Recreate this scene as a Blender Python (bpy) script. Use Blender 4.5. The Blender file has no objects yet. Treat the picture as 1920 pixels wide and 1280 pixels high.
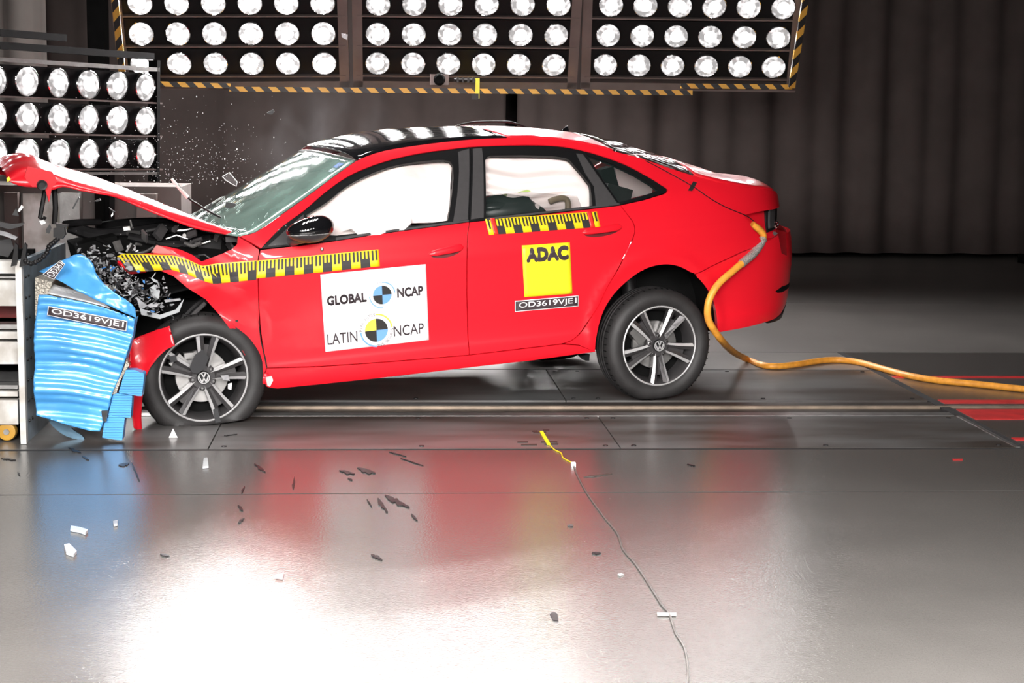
import bpy, bmesh, math, random
import numpy as np
from math import sin, cos, tan, atan, radians, degrees, pi, sqrt, hypot, exp
from mathutils import Vector, Matrix, noise
from mathutils.geometry import delaunay_2d_cdt
random.seed(7)
SC = bpy.context.scene
COL = SC.collection

# ------------------------------------------------------------------ camera
FPX = 3100.0
ROLL = radians(0.8)
CAMH = 1.6
def _cam():
    dx, dy = 715 - 960, 212 - 640            # vanishing point of the cross-track direction
    c, s = cos(-ROLL), sin(-ROLL)
    ux, uy = dx * c - dy * s, dx * s + dy * c
    th = atan(-uy / FPX); psi = atan(-ux / (FPX / cos(th)))
    F = Vector((sin(psi) * cos(th), cos(psi) * cos(th), -sin(th)))
    R = Vector((cos(psi), -sin(psi), 0)); U = R.cross(F)
    return F, R * cos(ROLL) + U * sin(ROLL), -R * sin(ROLL) + U * cos(ROLL)
CF, CR, CU = _cam()
CC = Vector((0, 0, CAMH))
cd = bpy.data.cameras.new('camera')
cd.sensor_width = 36.0; cd.lens = FPX / 1920 * 36.0
cd.clip_start = 0.05; cd.clip_end = 200
cam = bpy.data.objects.new('camera', cd); COL.objects.link(cam)
m = Matrix((CR, CU, -CF)).transposed().to_4x4(); m.translation = CC
cam.matrix_world = m
SC.camera = cam

# ------------------------------------------------------------------ world, exposure, large lights
w = bpy.data.worlds.new('world'); SC.world = w; w.use_nodes = True
bg = w.node_tree.nodes['Background']; bg.inputs[0].default_value = (1.0, 0.96, 0.94, 1); bg.inputs[1].default_value = 0.035
SC.view_settings.view_transform = 'Standard'; SC.view_settings.look = 'None'
SC.view_settings.gamma = 1.0; SC.view_settings.use_curve_mapping = False
SC.view_settings.exposure = 0.0

def area(name, loc, target, power, size, spread=180, color=(1, .97, .95)):
    l = bpy.data.lights.new(name, 'AREA'); l.shape = 'DISK'; l.size = size; l.energy = power
    l.color = color; l.spread = radians(spread)
    o = bpy.data.objects.new(name, l); COL.objects.link(o)
    o.location = loc
    o.rotation_euler = (Vector(target) - Vector(loc)).to_track_quat('-Z', 'Y').to_euler()
    return o
# lamp rig of the hall on the camera side: rows of round floodlights above and behind the photographer
for r in range(3):
    for c in range(6):
        area('flood_lamp', (-2.7 + c * .95, 3.4 - r * .2, 2.55 + r * .27), (-1.2 + c * .5, 7.6, .4), 13.5, .25, 150)
for r in range(2):
    for c in range(6):
        area('low_fill', (-2.2 + c * .6, .3 - r * .1, 2.05 + r * .42), (.3 + c * .15, 8.6, .85), 3.2, .3, 46)  # unseen low fill, added to lift the car side and the curtains
for c in range(6):                        # unseen fill lights added to brighten the floor in front of the camera
    area('floor_fill', (-2.4 + c * 1.15, 2.5, 2.3), (-2.1 + c * 1.05, 4.3, 0), 58, .25, 84)
# fill lights added unseen behind the far lamp bank to brighten the curtains
for x_, p_ in ((-1.6, 22), (.2, 34), (1.6, 20)): area('curtain_fill', (x_, 15.3, 2.7), (x_ - .2, 19.2, 1.4), p_, .5, 140)
# lamps over the crash zone
for r in range(3):
    for c in range(5):
        area('overhead_lamp', (-2.0 + c * .5, 9.0 + r * .55, 5.6), (-.6 + c * .12, 9.0, .8), 2.2, .3, 70)

# ------------------------------------------------------------------ pixel helpers (frame 1920 x 1280)
def ray(x, y): return CF + CR * ((x - 960) / FPX) - CU * ((y - 640) / FPX)
def on_floor(x, y, z=0.0):
    d = ray(x, y); return CC + d * ((z - CC.z) / d.z)
def at_y(x, y, Y):
    d = ray(x, y); return CC + d * (Y / d.y)
def at_plane(x, y, p, n):
    d = ray(x, y); return CC + d * ((Vector(p) - CC).dot(n) / d.dot(n))

# ------------------------------------------------------------------ materials
MATS = {}
def mat(name, col, rough=.5, metal=0.0, coat=0.0, spec=.5, noise_s=0, noise_a=0.0, bump=0.0, bump_s=60, emis=None, est=0, trans=0.0, alpha=1.0, ior=1.5, noise_detail=4, stretch=None, dirt=None, coat_rough=.03):
    if name in MATS: return MATS[name]
    mt = bpy.data.materials.new(name); mt.use_nodes = True
    nt = mt.node_tree; b = nt.nodes['Principled BSDF']
    b.inputs['Base Color'].default_value = (*col, 1); b.inputs['Roughness'].default_value = rough
    b.inputs['Metallic'].default_value = metal; b.inputs['Coat Weight'].default_value = coat
    b.inputs['Coat Roughness'].default_value = coat_rough
    b.inputs['Specular IOR Level'].default_value = spec; b.inputs['IOR'].default_value = ior
    b.inputs['Transmission Weight'].default_value = trans; b.inputs['Alpha'].default_value = alpha
    if emis:
        b.inputs['Emission Color'].default_value = (*emis, 1); b.inputs['Emission Strength'].default_value = est
    tc = None
    if noise_a or bump or dirt:
        tc = nt.nodes.new('ShaderNodeTexCoord'); mp = nt.nodes.new('ShaderNodeMapping')
        nt.links.new(tc.outputs['Object'], mp.inputs[0])
        if stretch: mp.inputs['Scale'].default_value = stretch
    if noise_a or dirt:
        n = nt.nodes.new('ShaderNodeTexNoise'); n.inputs['Scale'].default_value = noise_s; n.inputs['Detail'].default_value = noise_detail
        nt.links.new(mp.outputs[0], n.inputs[0])
        cr = nt.nodes.new('ShaderNodeValToRGB')
        if dirt:
            cr.color_ramp.elements[0].color = (*dirt, 1); cr.color_ramp.elements[1].color = (*col, 1)
            cr.color_ramp.elements[0].position = .38; cr.color_ramp.elements[1].position = .62
        else:
            cr.color_ramp.elements[0].color = (*[max(0, c * (1 - noise_a)) for c in col], 1)
            cr.color_ramp.elements[1].color = (*[min(1, c * (1 + noise_a)) for c in col], 1)
            cr.color_ramp.elements[0].position = .3; cr.color_ramp.elements[1].position = .7
        nt.links.new(n.outputs['Fac'], cr.inputs[0]); nt.links.new(cr.outputs[0], b.inputs['Base Color'])
    if bump:
        n2 = nt.nodes.new('ShaderNodeTexNoise'); n2.inputs['Scale'].default_value = bump_s; n2.inputs['Detail'].default_value = 3
        nt.links.new(mp.outputs[0], n2.inputs[0])
        bp = nt.nodes.new('ShaderNodeBump'); bp.inputs['Strength'].default_value = bump; bp.inputs['Distance'].default_value = .01
        nt.links.new(n2.outputs['Fac'], bp.inputs['Height']); nt.links.new(bp.outputs[0], b.inputs['Normal'])
    MATS[name] = mt
    return mt

def stripe_mat(name, scale, axis_vec):
    mt = bpy.data.materials.new(name); mt.use_nodes = True; nt = mt.node_tree; b = nt.nodes['Principled BSDF']
    tc = nt.nodes.new('ShaderNodeTexCoord'); d = nt.nodes.new('ShaderNodeVectorMath'); d.operation = 'DOT_PRODUCT'
    d.inputs[1].default_value = axis_vec
    nt.links.new(tc.outputs['Object'], d.inputs[0])
    mu = nt.nodes.new('ShaderNodeMath'); mu.operation = 'MULTIPLY'; mu.inputs[1].default_value = scale
    nt.links.new(d.outputs['Value'], mu.inputs[0])
    fr = nt.nodes.new('ShaderNodeMath'); fr.operation = 'FRACT'; nt.links.new(mu.outputs[0], fr.inputs[0])
    gt = nt.nodes.new('ShaderNodeMath'); gt.operation = 'GREATER_THAN'; gt.inputs[1].default_value = .5; nt.links.new(fr.outputs[0], gt.inputs[0])
    mx = nt.nodes.new('ShaderNodeMix'); mx.data_type = 'RGBA'
    mx.inputs[6].default_value = (.012, .011, .012, 1); mx.inputs[7].default_value = (.62, .33, .045, 1)
    nt.links.new(gt.outputs[0], mx.inputs[0]); nt.links.new(mx.outputs[2], b.inputs['Base Color'])
    b.inputs['Roughness'].default_value = .5
    MATS[name] = mt; return mt

RED = mat('red_paint', (.78, .009, .021), .35, 0, .5, .35)
BLACKG = mat('gloss_black', (.006, .006, .007), .08, 0, 1.0)
TRIM = mat('black_trim', (.007, .007, .0075), .4, 0, 0, .22)
PILLAR = mat('pillar_grey', (.055, .052, .053), .32, noise_s=40, noise_a=.06)
RUBBER = mat('tyre_rubber', (.020, .0185, .0185), .6, noise_s=14, noise_a=.25, bump=.12, bump_s=90)
DARK = mat('dark_plastic', (.010, .0095, .010), .42, 0, 0, .3, noise_s=20, noise_a=.4)
VDARK = mat('dark_lining', (.004, .004, .004), .9, 0, 0, .1, noise_s=8, noise_a=.3)
ALU = mat('machined_aluminium', (.62, .61, .61), .36, .45, noise_s=30, noise_a=.05)
RIMG = mat('rim_dark_grey', (.055, .052, .053), .34, .3, .2, noise_s=20, noise_a=.1)
STEEL = mat('bare_steel', (.48, .47, .46), .35, .9, noise_s=12, noise_a=.2, bump=.1, bump_s=30)
CHROME = mat('chrome', (.85, .85, .85), .08, 1.0)
AIRBAG = mat('airbag_cloth', (.90, .80, .77), .8, 0, 0, .2, bump=.25, bump_s=14)
WHITE = mat('white_vinyl', (.92, .91, .92), .45)
YELLOW = mat('yellow_vinyl', (.95, .80, .02), .42)
RULERY = mat('ruler_yellow', (.90, .60, .01), .4)
BLACKP = mat('print_black', (.02, .018, .017), .5)
PRINTG = mat('print_dark_grey', (.045, .03, .035), .5)
LBLUE = mat('print_light_blue', (.15, .34, .68), .5)
LPALE = mat('print_pale_blue', (.22, .42, .78), .5)
LGREY = mat('print_pale_grey', (.30, .28, .30), .5)
LYEL = mat('print_yellow', (.90, .70, .08), .5)
BLUE = mat('barrier_blue', (.075, .33, .70), .3, .1, .3, noise_s=5, noise_a=.12, bump=.12, bump_s=18)
HONEY = mat('honeycomb_metal', (.36, .33, .28), .4, .7, noise_s=120, noise_a=.6, bump=.6, bump_s=140)
SILVER = mat('torn_foil', (.75, .75, .74), .3, .35, bump=.5, bump_s=40)
CONC = mat('floor_concrete', (.085, .080, .075), .20, 0, 0, .40, noise_s=1.6, noise_a=.10, bump=.10, bump_s=110, noise_detail=8)
CONC2 = mat('floor_concrete_back', (.16, .15, .14), .36, 0, 0, .5, noise_s=1.2, noise_a=.14, bump=.08, bump_s=90, noise_detail=8)
PLATE = mat('floor_steel_plate', (.16, .16, .158), .33, .3, 0, .5, noise_s=1.7, noise_detail=9, dirt=(.07, .058, .05), stretch=(.5, 1.6, 1))
RAILM = mat('rail_rust', (.26, .20, .15), .5, .4, noise_s=8, noise_a=.3)
JOINT = mat('joint_black', (.012, .011, .011), .9)
REDLINE = mat('red_floor_paint', (.55, .02, .02), .5, noise_s=9, noise_a=.2)
ORANGE = mat('orange_hose', (.90, .36, .045), .45, noise_s=26, noise_detail=6, noise_a=.2)
MESHG = mat('braided_steel', (.62, .58, .54), .4, .6, noise_s=160, noise_a=.6, bump=.8, bump_s=160)
CURT = mat('curtain_brown', (.105, .083, .078), .9, 0, 0, .2, noise_s=3, noise_a=.1)
CURTP = mat('curtain_pale', (.36, .32, .30), .9, 0, 0, .2, noise_s=3, noise_a=.1)
WALLM = mat('wall_dark', (.03, .027, .026), .9, noise_s=2, noise_a=.2)
BLOCKC = mat('block_concrete', (.16, .138, .13), .85, noise_s=2.5, noise_a=.2)
FRAMEB = mat('bank_frame_brown', (.16, .125, .115), .5, .2, noise_s=6, noise_a=.12)
HOUSE = mat('bank_black', (.004, .004, .0045), .5, 0, 0, .2)
REFL = mat('lamp_reflector', (.85, .85, .86), .12, 1.0, bump=.3, bump_s=26)
TROLW = mat('trolley_white', (.78, .78, .76), .4, noise_s=6, noise_detail=8, dirt=(.45, .42, .38))
CLEAR = mat('clear_plastic', (.9, .93, .95), .08, 0, 0, .6, trans=.6)
SCREEN = mat('windscreen_glass', (.25, .39, .34), .07, 0, 1.0, .6, noise_s=7, noise_a=.28, noise_detail=8, bump=.012, bump_s=40, trans=.25)
GLASS = mat('tinted_glass', (.03, .045, .042), .02, 0, 0, .3, alpha=.30)
GLASSR = mat('rear_glass', (.006, .007, .007), .04, 0, .6, .5, alpha=.5)
TAN = mat('tan_plastic', (.20, .15, .095), .45, noise_s=9, noise_a=.1)
GREENC = mat('green_cloth', (.36, .50, .12), .8, noise_s=12, noise_a=.2)
AMBER = mat('amber_wheel', (.45, .24, .03), .4, noise_s=9, noise_a=.2)
TAPER = mat('red_tape', (.72, .03, .02), .4)
def lampmat(name, hot, cool):
    """lens of a floodlight: hot filament core, faceted reflector around it"""
    mt = bpy.data.materials.new(name); mt.use_nodes = True; nt = mt.node_tree; N = nt.nodes.new; L = nt.links.new
    b = nt.nodes['Principled BSDF']
    b.inputs['Base Color'].default_value = (.06, .06, .06, 1); b.inputs['Roughness'].default_value = .15
    b.inputs['Emission Color'].default_value = (1, .965, .96, 1)
    tc = N('ShaderNodeTexCoord'); oi = N('ShaderNodeObjectInfo')
    ln = N('ShaderNodeVectorMath'); ln.operation = 'LENGTH'; L(tc.outputs['Object'], ln.inputs[0])
    core = N('ShaderNodeMapRange'); core.inputs[1].default_value = .055; core.inputs[2].default_value = .018; L(ln.outputs['Value'], core.inputs[0]); core.clamp = True
    nz = N('ShaderNodeTexNoise'); nz.noise_dimensions = '4D'; nz.inputs['Scale'].default_value = 22; nz.inputs['Detail'].default_value = 1
    L(tc.outputs['Object'], nz.inputs['Vector']); sc = N('ShaderNodeMath'); sc.operation = 'MULTIPLY'; sc.inputs[1].default_value = 40; L(oi.outputs['Random'], sc.inputs[0]); L(sc.outputs[0], nz.inputs['W'])
    fac = N('ShaderNodeMapRange'); fac.inputs[1].default_value = .42; fac.inputs[2].default_value = .64; fac.inputs[3].default_value = cool * .5; fac.inputs[4].default_value = cool * 1.6; L(nz.outputs['Fac'], fac.inputs[0])
    h = N('ShaderNodeMath'); h.operation = 'MULTIPLY'; h.inputs[1].default_value = hot; L(core.outputs[0], h.inputs[0])
    ad = N('ShaderNodeMath'); ad.operation = 'ADD'; L(h.outputs[0], ad.inputs[0]); L(fac.outputs[0], ad.inputs[1])
    L(ad.outputs[0], b.inputs['Emission Strength'])
    MATS[name] = mt; return mt
LAMPS = [lampmat('lamp_glow_strong', 430, 1.3), lampmat('lamp_glow_middle', 430, .9), lampmat('lamp_glow_right', 75, .85), lampmat('lamp_glow_stand', 30, .8)]

# ------------------------------------------------------------------ mesh helpers
class MB:
    def __init__(s): s.v = []; s.f = []; s.m = []; s.mi = 0; s.n = None
    def add(s, vs, fs):
        o = len(s.v); s.v += [tuple(p) for p in vs]; s.f += [tuple(i + o for i in q) for q in fs]; s.m += [s.mi] * len(fs)
        return s
    def box(s, c, d, rot=None):
        x, y, z = [k / 2 for k in d]; c = Vector(c)
        vs = [Vector((a * x, b * y, e * z)) for a in (-1, 1) for b in (-1, 1) for e in (-1, 1)]
        if rot is not None: vs = [rot @ p for p in vs]
        return s.add([p + c for p in vs], [(0, 1, 3, 2), (4, 6, 7, 5), (0, 4, 5, 1), (2, 3, 7, 6), (0, 2, 6, 4), (1, 5, 7, 3)])
    def prism(s, pts, ext):
        n = len(pts); e = Vector(ext); P = [Vector(p) for p in pts]
        return s.add(P + [p + e for p in P], [tuple(range(n)), tuple(range(2 * n - 1, n - 1, -1))] + [(i, i + n, (i + 1) % n + n, (i + 1) % n) for i in range(n)])
    def tube(s, pts, r, n=8, closed=False):
        P = [Vector(p) for p in pts]; k = len(P); rs = r if isinstance(r, (list, tuple)) else [r] * k
        vs = []; ref = Vector((.13, .21, .97))
        for i in range(k):
            t = (P[min(i + 1, k - 1)] - P[max(i - 1, 0)]); t = t.normalized() if t.length > 1e-9 else Vector((1, 0, 0))
            a = ref - t * ref.dot(t)
            if a.length < 1e-4: a = Vector((1, 0, 0)) - t * t.x
            a.normalize(); ref = a; b = t.cross(a)
            vs += [P[i] + (a * cos(2 * pi * j / n) + b * sin(2 * pi * j / n)) * rs[i] for j in range(n)]
        fs = [(i * n + j, i * n + (j + 1) % n, (i + 1) * n + (j + 1) % n, (i + 1) * n + j) for i in range(k - 1) for j in range(n)]
        fs += [tuple(range(n - 1, -1, -1)), tuple(range((k - 1) * n, k * n))]
        return s.add(vs, fs)
    def lathe(s, prof, n=40, axis='y', c=(0, 0, 0), cap=False):
        vs = []; c = Vector(c)
        for r, h in prof:
            for j in range(n):
                a = 2 * pi * j / n
                p = {'y': (r * cos(a), h, r * sin(a)), 'z': (r * cos(a), r * sin(a), h), 'x': (h, r * cos(a), r * sin(a))}[axis]
                vs.append(c + Vector(p))
        k = len(prof)
        fs = [(i * n + j, i * n + (j + 1) % n, (i + 1) * n + (j + 1) % n, (i + 1) * n + j) for i in range(k - 1) for j in range(n)]
        if cap: fs += [tuple(range(n)), tuple(range((k - 1) * n, k * n))]
        return s.add(vs, fs)
    def grid(s, nu, nv, fn):
        vs = [fn(i / nu, j / nv) for j in range(nv + 1) for i in range(nu + 1)]
        return s.add(vs, [(j * (nu + 1) + i, j * (nu + 1) + i + 1, (j + 1) * (nu + 1) + i + 1, (j + 1) * (nu + 1) + i) for j in range(nv) for i in range(nu)])
    def ball(s, c, r, n=12, k=8, rot=None):
        c = Vector(c); r = r if hasattr(r, '__len__') else (r, r, r); vs = []
        for i in range(k + 1):
            t = pi * i / k
            for j in range(n):
                p = Vector((r[0] * sin(t) * cos(2 * pi * j / n), r[1] * sin(t) * sin(2 * pi * j / n), r[2] * cos(t)))
                vs.append(c + (rot @ p if rot is not None else p))
        return s.add(vs, [(i * n + j, (i + 1) * n + j, (i + 1) * n + (j + 1) % n, i * n + (j + 1) % n) for i in range(k) for j in range(n)])
    def build(s, name, mats, parent=None, smooth=False, kind=None, solid=0):
        me = bpy.data.meshes.new(name); me.from_pydata(s.v, [], s.f)
        if not isinstance(mats, (list, tuple)): mats = [mats]
        for mm in mats: me.materials.append(mm)
        if len(mats) > 1: me.polygons.foreach_set('material_index', s.m)
        me.validate()
        bm = bmesh.new(); bm.from_mesh(me)
        bmesh.ops.remove_doubles(bm, verts=bm.verts, dist=1e-6)
        bmesh.ops.recalc_face_normals(bm, faces=bm.faces)
        bm.to_mesh(me); bm.free()
        if smooth:
            me.polygons.foreach_set('use_smooth', [True] * len(me.polygons))
            if smooth != 'all': me.set_sharp_from_angle(angle=radians(38))
        me.update()
        o = bpy.data.objects.new(name, me); COL.objects.link(o)
        if parent: o.parent = parent
        if kind: o['kind'] = kind
        if solid:
            md = o.modifiers.new('thickness', 'SOLIDIFY'); md.thickness = solid; md.offset = 0
        return o
def empty(name, loc=(0, 0, 0), rot=(0, 0, 0), parent=None):
    o = bpy.data.objects.new(name, None); COL.objects.link(o); o.location = loc; o.rotation_euler = rot
    o.empty_display_size = .1
    if parent: o.parent = parent
    return o
def tag(o, label=None, cat=None, group=None, kind=None):
    if label: o['label'] = label
    if cat: o['category'] = cat
    if group: o['group'] = group
    if kind: o['kind'] = kind
    return o
def sm(pts, n=6):
    """Catmull-Rom through points"""
    P = [np.array(p, float) for p in pts]; P = [2 * P[0] - P[1]] + P + [2 * P[-1] - P[-2]]; out = []
    for i in range(1, len(P) - 2):
        for k in range(n):
            t = k / n; a, b, c, d = P[i - 1:i + 3]
            out.append(tuple(.5 * (2 * b + (c - a) * t + (2 * a - 5 * b + 4 * c - d) * t * t + (3 * b - a - 3 * c + d) * t ** 3)))
    out.append(tuple(P[-2])); return out
def interp(x, xs, ys):
    return float(np.interp(x, xs, ys))
def sstep(a, b, x):
    t = min(1, max(0, (x - a) / (b - a))); return t * t * (3 - 2 * t)

def text2d(s, bold=0.0, spacing=1.0):
    cu = bpy.data.curves.new('t', 'FONT'); cu.body = s; cu.offset = bold; cu.space_character = spacing; cu.resolution_u = 4
    o = bpy.data.objects.new('t', cu); COL.objects.link(o)
    dg = bpy.context.evaluated_depsgraph_get(); ev = o.evaluated_get(dg); me = ev.to_mesh()
    V = [(v.co.x, v.co.y) for v in me.vertices]; T = [tuple(p.vertices) for p in me.polygons]
    ev.to_mesh_clear(); bpy.data.objects.remove(o); bpy.data.curves.remove(cu)
    xs = [a for a, b in V]; ys = [b for a, b in V]
    x0, x1, y0, y1 = min(xs), max(xs), min(ys), max(ys)
    return [((a - x0) / (x1 - x0), (b - y0) / (y1 - y0)) for a, b in V], T

# ================================================================== SETTING
XE = 3.155                                   # right end of the plate field
def slab(name, x0, x1, y0, y1, mt, parent, z1=0.0, z0=-.05):
    mb = MB().box(((x0 + x1) / 2, (y0 + y1) / 2, (z0 + z1) / 2), (x1 - x0, y1 - y0, z1 - z0))
    return mb.build(name, mt, parent)
floor = MB().box((2, 8.5, -.06), (26, 24, .05)).build('floor', JOINT)
tag(floor, kind='structure')
G = .006
slab('slab', -11, 15, -3.4, 6.885, CONC, floor)
slab('slab', -11, 15, 6.897, 7.80, CONC, floor)
for a, b in ((-6, -2.8), (-2.8, -.82), (-.82, 1.167), (1.167, XE)):
    slab('steel_plate', a + G / 2, b - G / 2, 7.84, 8.70, PLATE, floor)
for a, b in ((-6, -2.9), (-2.9, -.95), (-.95, 1.05), (1.05, XE)):
    slab('steel_plate', a + G / 2, b - G / 2, 9.20, 10.33, PLATE, floor)
for a, b in ((-6, -1.0), (-1.0, XE)):
    slab('steel_plate', a + G / 2, b - G / 2, 10.36, 11.14, CONC2, floor)
slab('slab', XE + .05, 15, 7.84, 8.93, CONC, floor)
slab('slab', XE + .05, 15, 9.05, 11.14, CONC, floor)
slab('slab', -11, 15, 11.16, 14.2, CONC2, floor)
slab('slab', -11, 15, 14.212, 20.4, CONC2, floor)
slab('slab', -11, -6.01, 7.84, 11.14, CONC2, floor)
for y0, y1 in ((6.882, 6.900), (7.798, 7.842), (10.328, 10.362), (11.138, 11.162)):
    slab('floor_joint', -11, 15 if y1 < 8 else XE, y0, y1, JOINT, floor, -.0008)
slab('floor_joint', XE - .004, XE + .054, 7.84, 11.15, JOINT, floor, -.0008)
# guide rail sunk between the plates
slab('rail_bed', -6, XE, 8.715, 9.185, DARK, floor, -.012)
slab('rail_flange', -6, XE, 8.745, 8.835, STEEL, floor, -.004)
slab('rail_flange', -6, XE, 9.06, 9.16, PLATE, floor, -.004)
slab('rail_head', -6, 15, 8.985, 9.008, RAILM, floor, .004)
# red lines by the rail and tape marks
for y0, y1 in ((10.02, 10.09), (9.10, 9.21), (8.60, 8.90), (8.02, 8.08)):
    slab('red_line', XE + .06, 15, y0, y1, REDLINE, floor, .003, .0)
slab('plate_edge_strip', XE - .012, XE + .012, 7.84, 8.70, STEEL, floor, .003, -.03)
def floor_quad(name, pts, mt, z=.003, parent=None, h=.002):
    P = [on_floor(x, y, z) for x, y in pts]
    return MB().prism(P, (0, 0, -h)).build(name, mt, parent)
for (x, y, wd) in ((1003, 808, 10), (1024, 806, 12), (1012, 810, 24), (980, 828, 20), (992, 833, 30), (1030, 828, 30), (1034, 832, 26)):
    floor_quad('tape_mark', [(x - wd / 2, y - 1), (x + wd / 2, y - 1.4), (x + wd / 2, y + 1), (x - wd / 2, y + 1)], BLACKP, parent=floor)
for (x, y) in ((1795, 861),): floor_quad('red_mark', [(x - 10, y - 1.2), (x + 10, y - 1.4), (x + 10, y + 1), (x - 8, y + 1)], REDLINE, parent=floor)
# bolts in the plates
bolt = MB().lathe([(0, .002), (.012, .002), (.014, -.002)], 10, 'z')
bm0 = None
for bx in (-.75, .2, 1.1, 1.24, 2.2, 3.08):
    for by in (7.90, 8.64, 9.26, 10.27):
        if bm0 is None:
            bm0 = bolt.build('plate_bolt', DARK, floor); bm0.location = (bx, by, .002)
        else:
            c = bm0.copy(); COL.objects.link(c); c.location = (bx, by, .002)

for nm, c, d in (('wall_back', (2, 20.45, 4), (26, .1, 8)), ('wall_left', (-11, 8.5, 4), (.1, 24, 8)), ('wall_right', (15, 8.5, 4), (.1, 24, 8)), ('wall_front', (2, -3.5, 4), (26, .1, 8)), ('ceiling', (2, 8.5, 8.05), (26, 24, .1))):
    tag(MB().box(c, d).build(nm, WALLM), kind='structure')

# ------------------------------------------------------------------ curtains: folded cloth hanging from the ceiling
def curtain(name, x0, x1, Y, z0, z1, mt, seed, fold=.55, amp=.12, label='', rnd=.6):
    rs = random.Random(seed); n = max(24, int((x1 - x0) * 22))
    ph = [(rs.uniform(.7, 1.4), rs.uniform(0, 6.28), rs.uniform(.4, 1)) for _ in range(4)]
    def fn(a, b):
        x = x0 + (x1 - x0) * a; z = z0 + (z1 - z0) * b
        s = sum(k[2] * sin(2 * pi * x / (fold * k[0]) + k[1] + .25 * sin(z * .9 + k[1])) for k in ph) / 2
        s = math.copysign(abs(s) ** .7, s)
        hem = .02 * noise.noise((x * 3, seed, 0)) if b == 0 else 0
        return (x, Y + amp * s * (1 - .25 * b), z + hem)
    o = MB().grid(n, 10, fn).build(name, mt, None, 'all', solid=.012)
    return tag(o, label, 'curtain', 'hall curtains')
curtain('curtain', 1.54, 7.9, 18.9, .06, 7.6, CURT, 3, .62, .10, 'dark brown floor-length curtain hanging behind the rear of the red car')
curtain('curtain', -3.4, 1.44, 19.3, .06, 7.6, CURT, 11, .9, .06, 'dark brown curtain hanging behind the middle lamp bank and car roof')
curtain('curtain', -3.58, -3.1, 18.2, .06, 7.6, CURT, 5, .5, .06, 'narrow brown curtain between the pale curtain and the hanging lamp bank')
curtain('curtain', -6.5, -3.45, 17.6, .06, 7.6, CURTP, 8, .42, .07, 'pale grey curtain hanging at the upper left corner behind the lamp stand')
# dark uprights; the left one is added for the black gap between curtains
o = MB().box((7.55, 18.2, 3.8), (.22, .22, 7.6)).box((7.55, 18.2, .05), (.5, .5, .1)).build('dark_upright', VDARK); tag(o, 'black steel post at the right edge beside the curtain', 'post')
o = MB().box((-2.88, 17.4, 3.8), (.17, .3, 7.6)).box((-2.88, 17.4, .05), (.5, .5, .1)).build('dark_upright', VDARK); tag(o, 'black upright standing for the dark gap beside the striped left end of the lamp bank', 'post')

# ------------------------------------------------------------------ concrete crash block behind the barrier
cb = empty('crash_block', (-3.0, 13.4, 0)); tag(cb, 'low grey concrete crash block behind the barrier and under the lamp stand', 'concrete block')
MB().box((-.15, 0, .5), (3.2, .7, 1.02)).build('block', BLOCKC, cb)
for i, xx in enumerate((.18, .62, .86, 1.2)):
    MB().box((xx, -.42, .48), (.10 + .05 * (i % 2), .12, .96)).build('column', [CURT, STEEL, VDARK, FRAMEB][i], cb)
MB().box((.40, -.37, .55), (.30, .03, .8)).build('panel', TROLW, cb)
MB().box((-.5, -.37, .55), (.9, .03, .8)).build('panel', BLOCKC, cb)

# ================================================================== LAMP BANKS
def lamp_meshes(LAMP):
    mb = MB()                                # glowing lens, domed, with a bright ring and a reflector bowl behind
    mb.mi = 0; mb.lathe([(0, -.012), (.05, -.011), (.085, -.006), (.094, 0)], 20, 'y')
    mb.mi = 1; mb.lathe([(.094, 0), (.10, -.008), (.106, -.004), (.106, .02), (.09, .06), (.05, .10), (.02, .11)], 20, 'y')
    o = mb.build('lamp', [LAMP, REFL], None, True)
    me = o.data; bpy.data.objects.remove(o); return me
LAMP_ME = [lamp_meshes(q) for q in LAMPS]
def lamp_bank(name, P00, P05, P20, P25, ncol, nrow, label, frame=True, extra_left=0, lens=0):
    """P00/P05: first/last lamp of the lowest visible row, P20/P25: of the row two above."""
    e = (P05 - P00).normalized(); up = ((P20 - P00) + (P25 - P05)).normalized(); up = (up - e * up.dot(e)).normalized()
    n = e.cross(up).normalized()             # towards the viewer side
    if n.y > 0: n = -n
    base = (P00 + P05) / 2
    root = empty(name, base)
    rot = Matrix((e, -n, up)).transposed()   # local x along the row, local -y towards the viewer, local z up the bank
    root.rotation_euler = rot.to_euler(); tag(root, label, 'lamp bank', 'floodlight banks')
    inv = rot.transposed()
    loc = lambda P: inv @ (P - base)
    a, b, c, d = map(loc, (P00, P05, P20, P25))
    pos = []
    for r in range(nrow):
        t = r / 2
        for k in range(-extra_left, ncol):
            s = k / (ncol - 1)
            p = a.lerp(b, s).lerp(c.lerp(d, s), 1) if False else (a * (1 - s) + b * s) * (1 - t) + (c * (1 - s) + d * s) * t
            pos.append((r, k, p))
    for r, k, p in pos:
        o = bpy.data.objects.new('lamp', LAMP_ME[lens]); COL.objects.link(o); o.parent = root; o.location = (p.x, -.03, p.z)
        # little turns of each lamp in its socket
        o.rotation_euler = (radians(random.uniform(-4, 4)), random.uniform(0, 6.28), radians(random.uniform(-4, 4)))
    for r in range(nrow):                    # black lamp rails with a lip
        zs = [p.z for q, k, p in pos if q == r]; xs = [p.x for q, k, p in pos if q == r]; z = sum(zs) / len(zs)
        x0, x1 = min(xs) - .18, max(xs) + .18
        rowdz = (c.z - a.z) / 2
        mb = MB(); mb.mi = 0
        mb.box(((x0 + x1) / 2, .045, z), (x1 - x0, .06, rowdz * .86))
        mb.mi = 1
        mb.box(((x0 + x1) / 2, .0, z - rowdz * .455), (x1 - x0, .05, .012))
        mb.build('lamp_rail', [HOUSE, FRAMEB], root)
    return root, (a, b, c, d), rot
def plane_pts(pix, p, n): return [at_plane(x, y, p, n) for x, y in pix]
TILT = radians(24)
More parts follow.
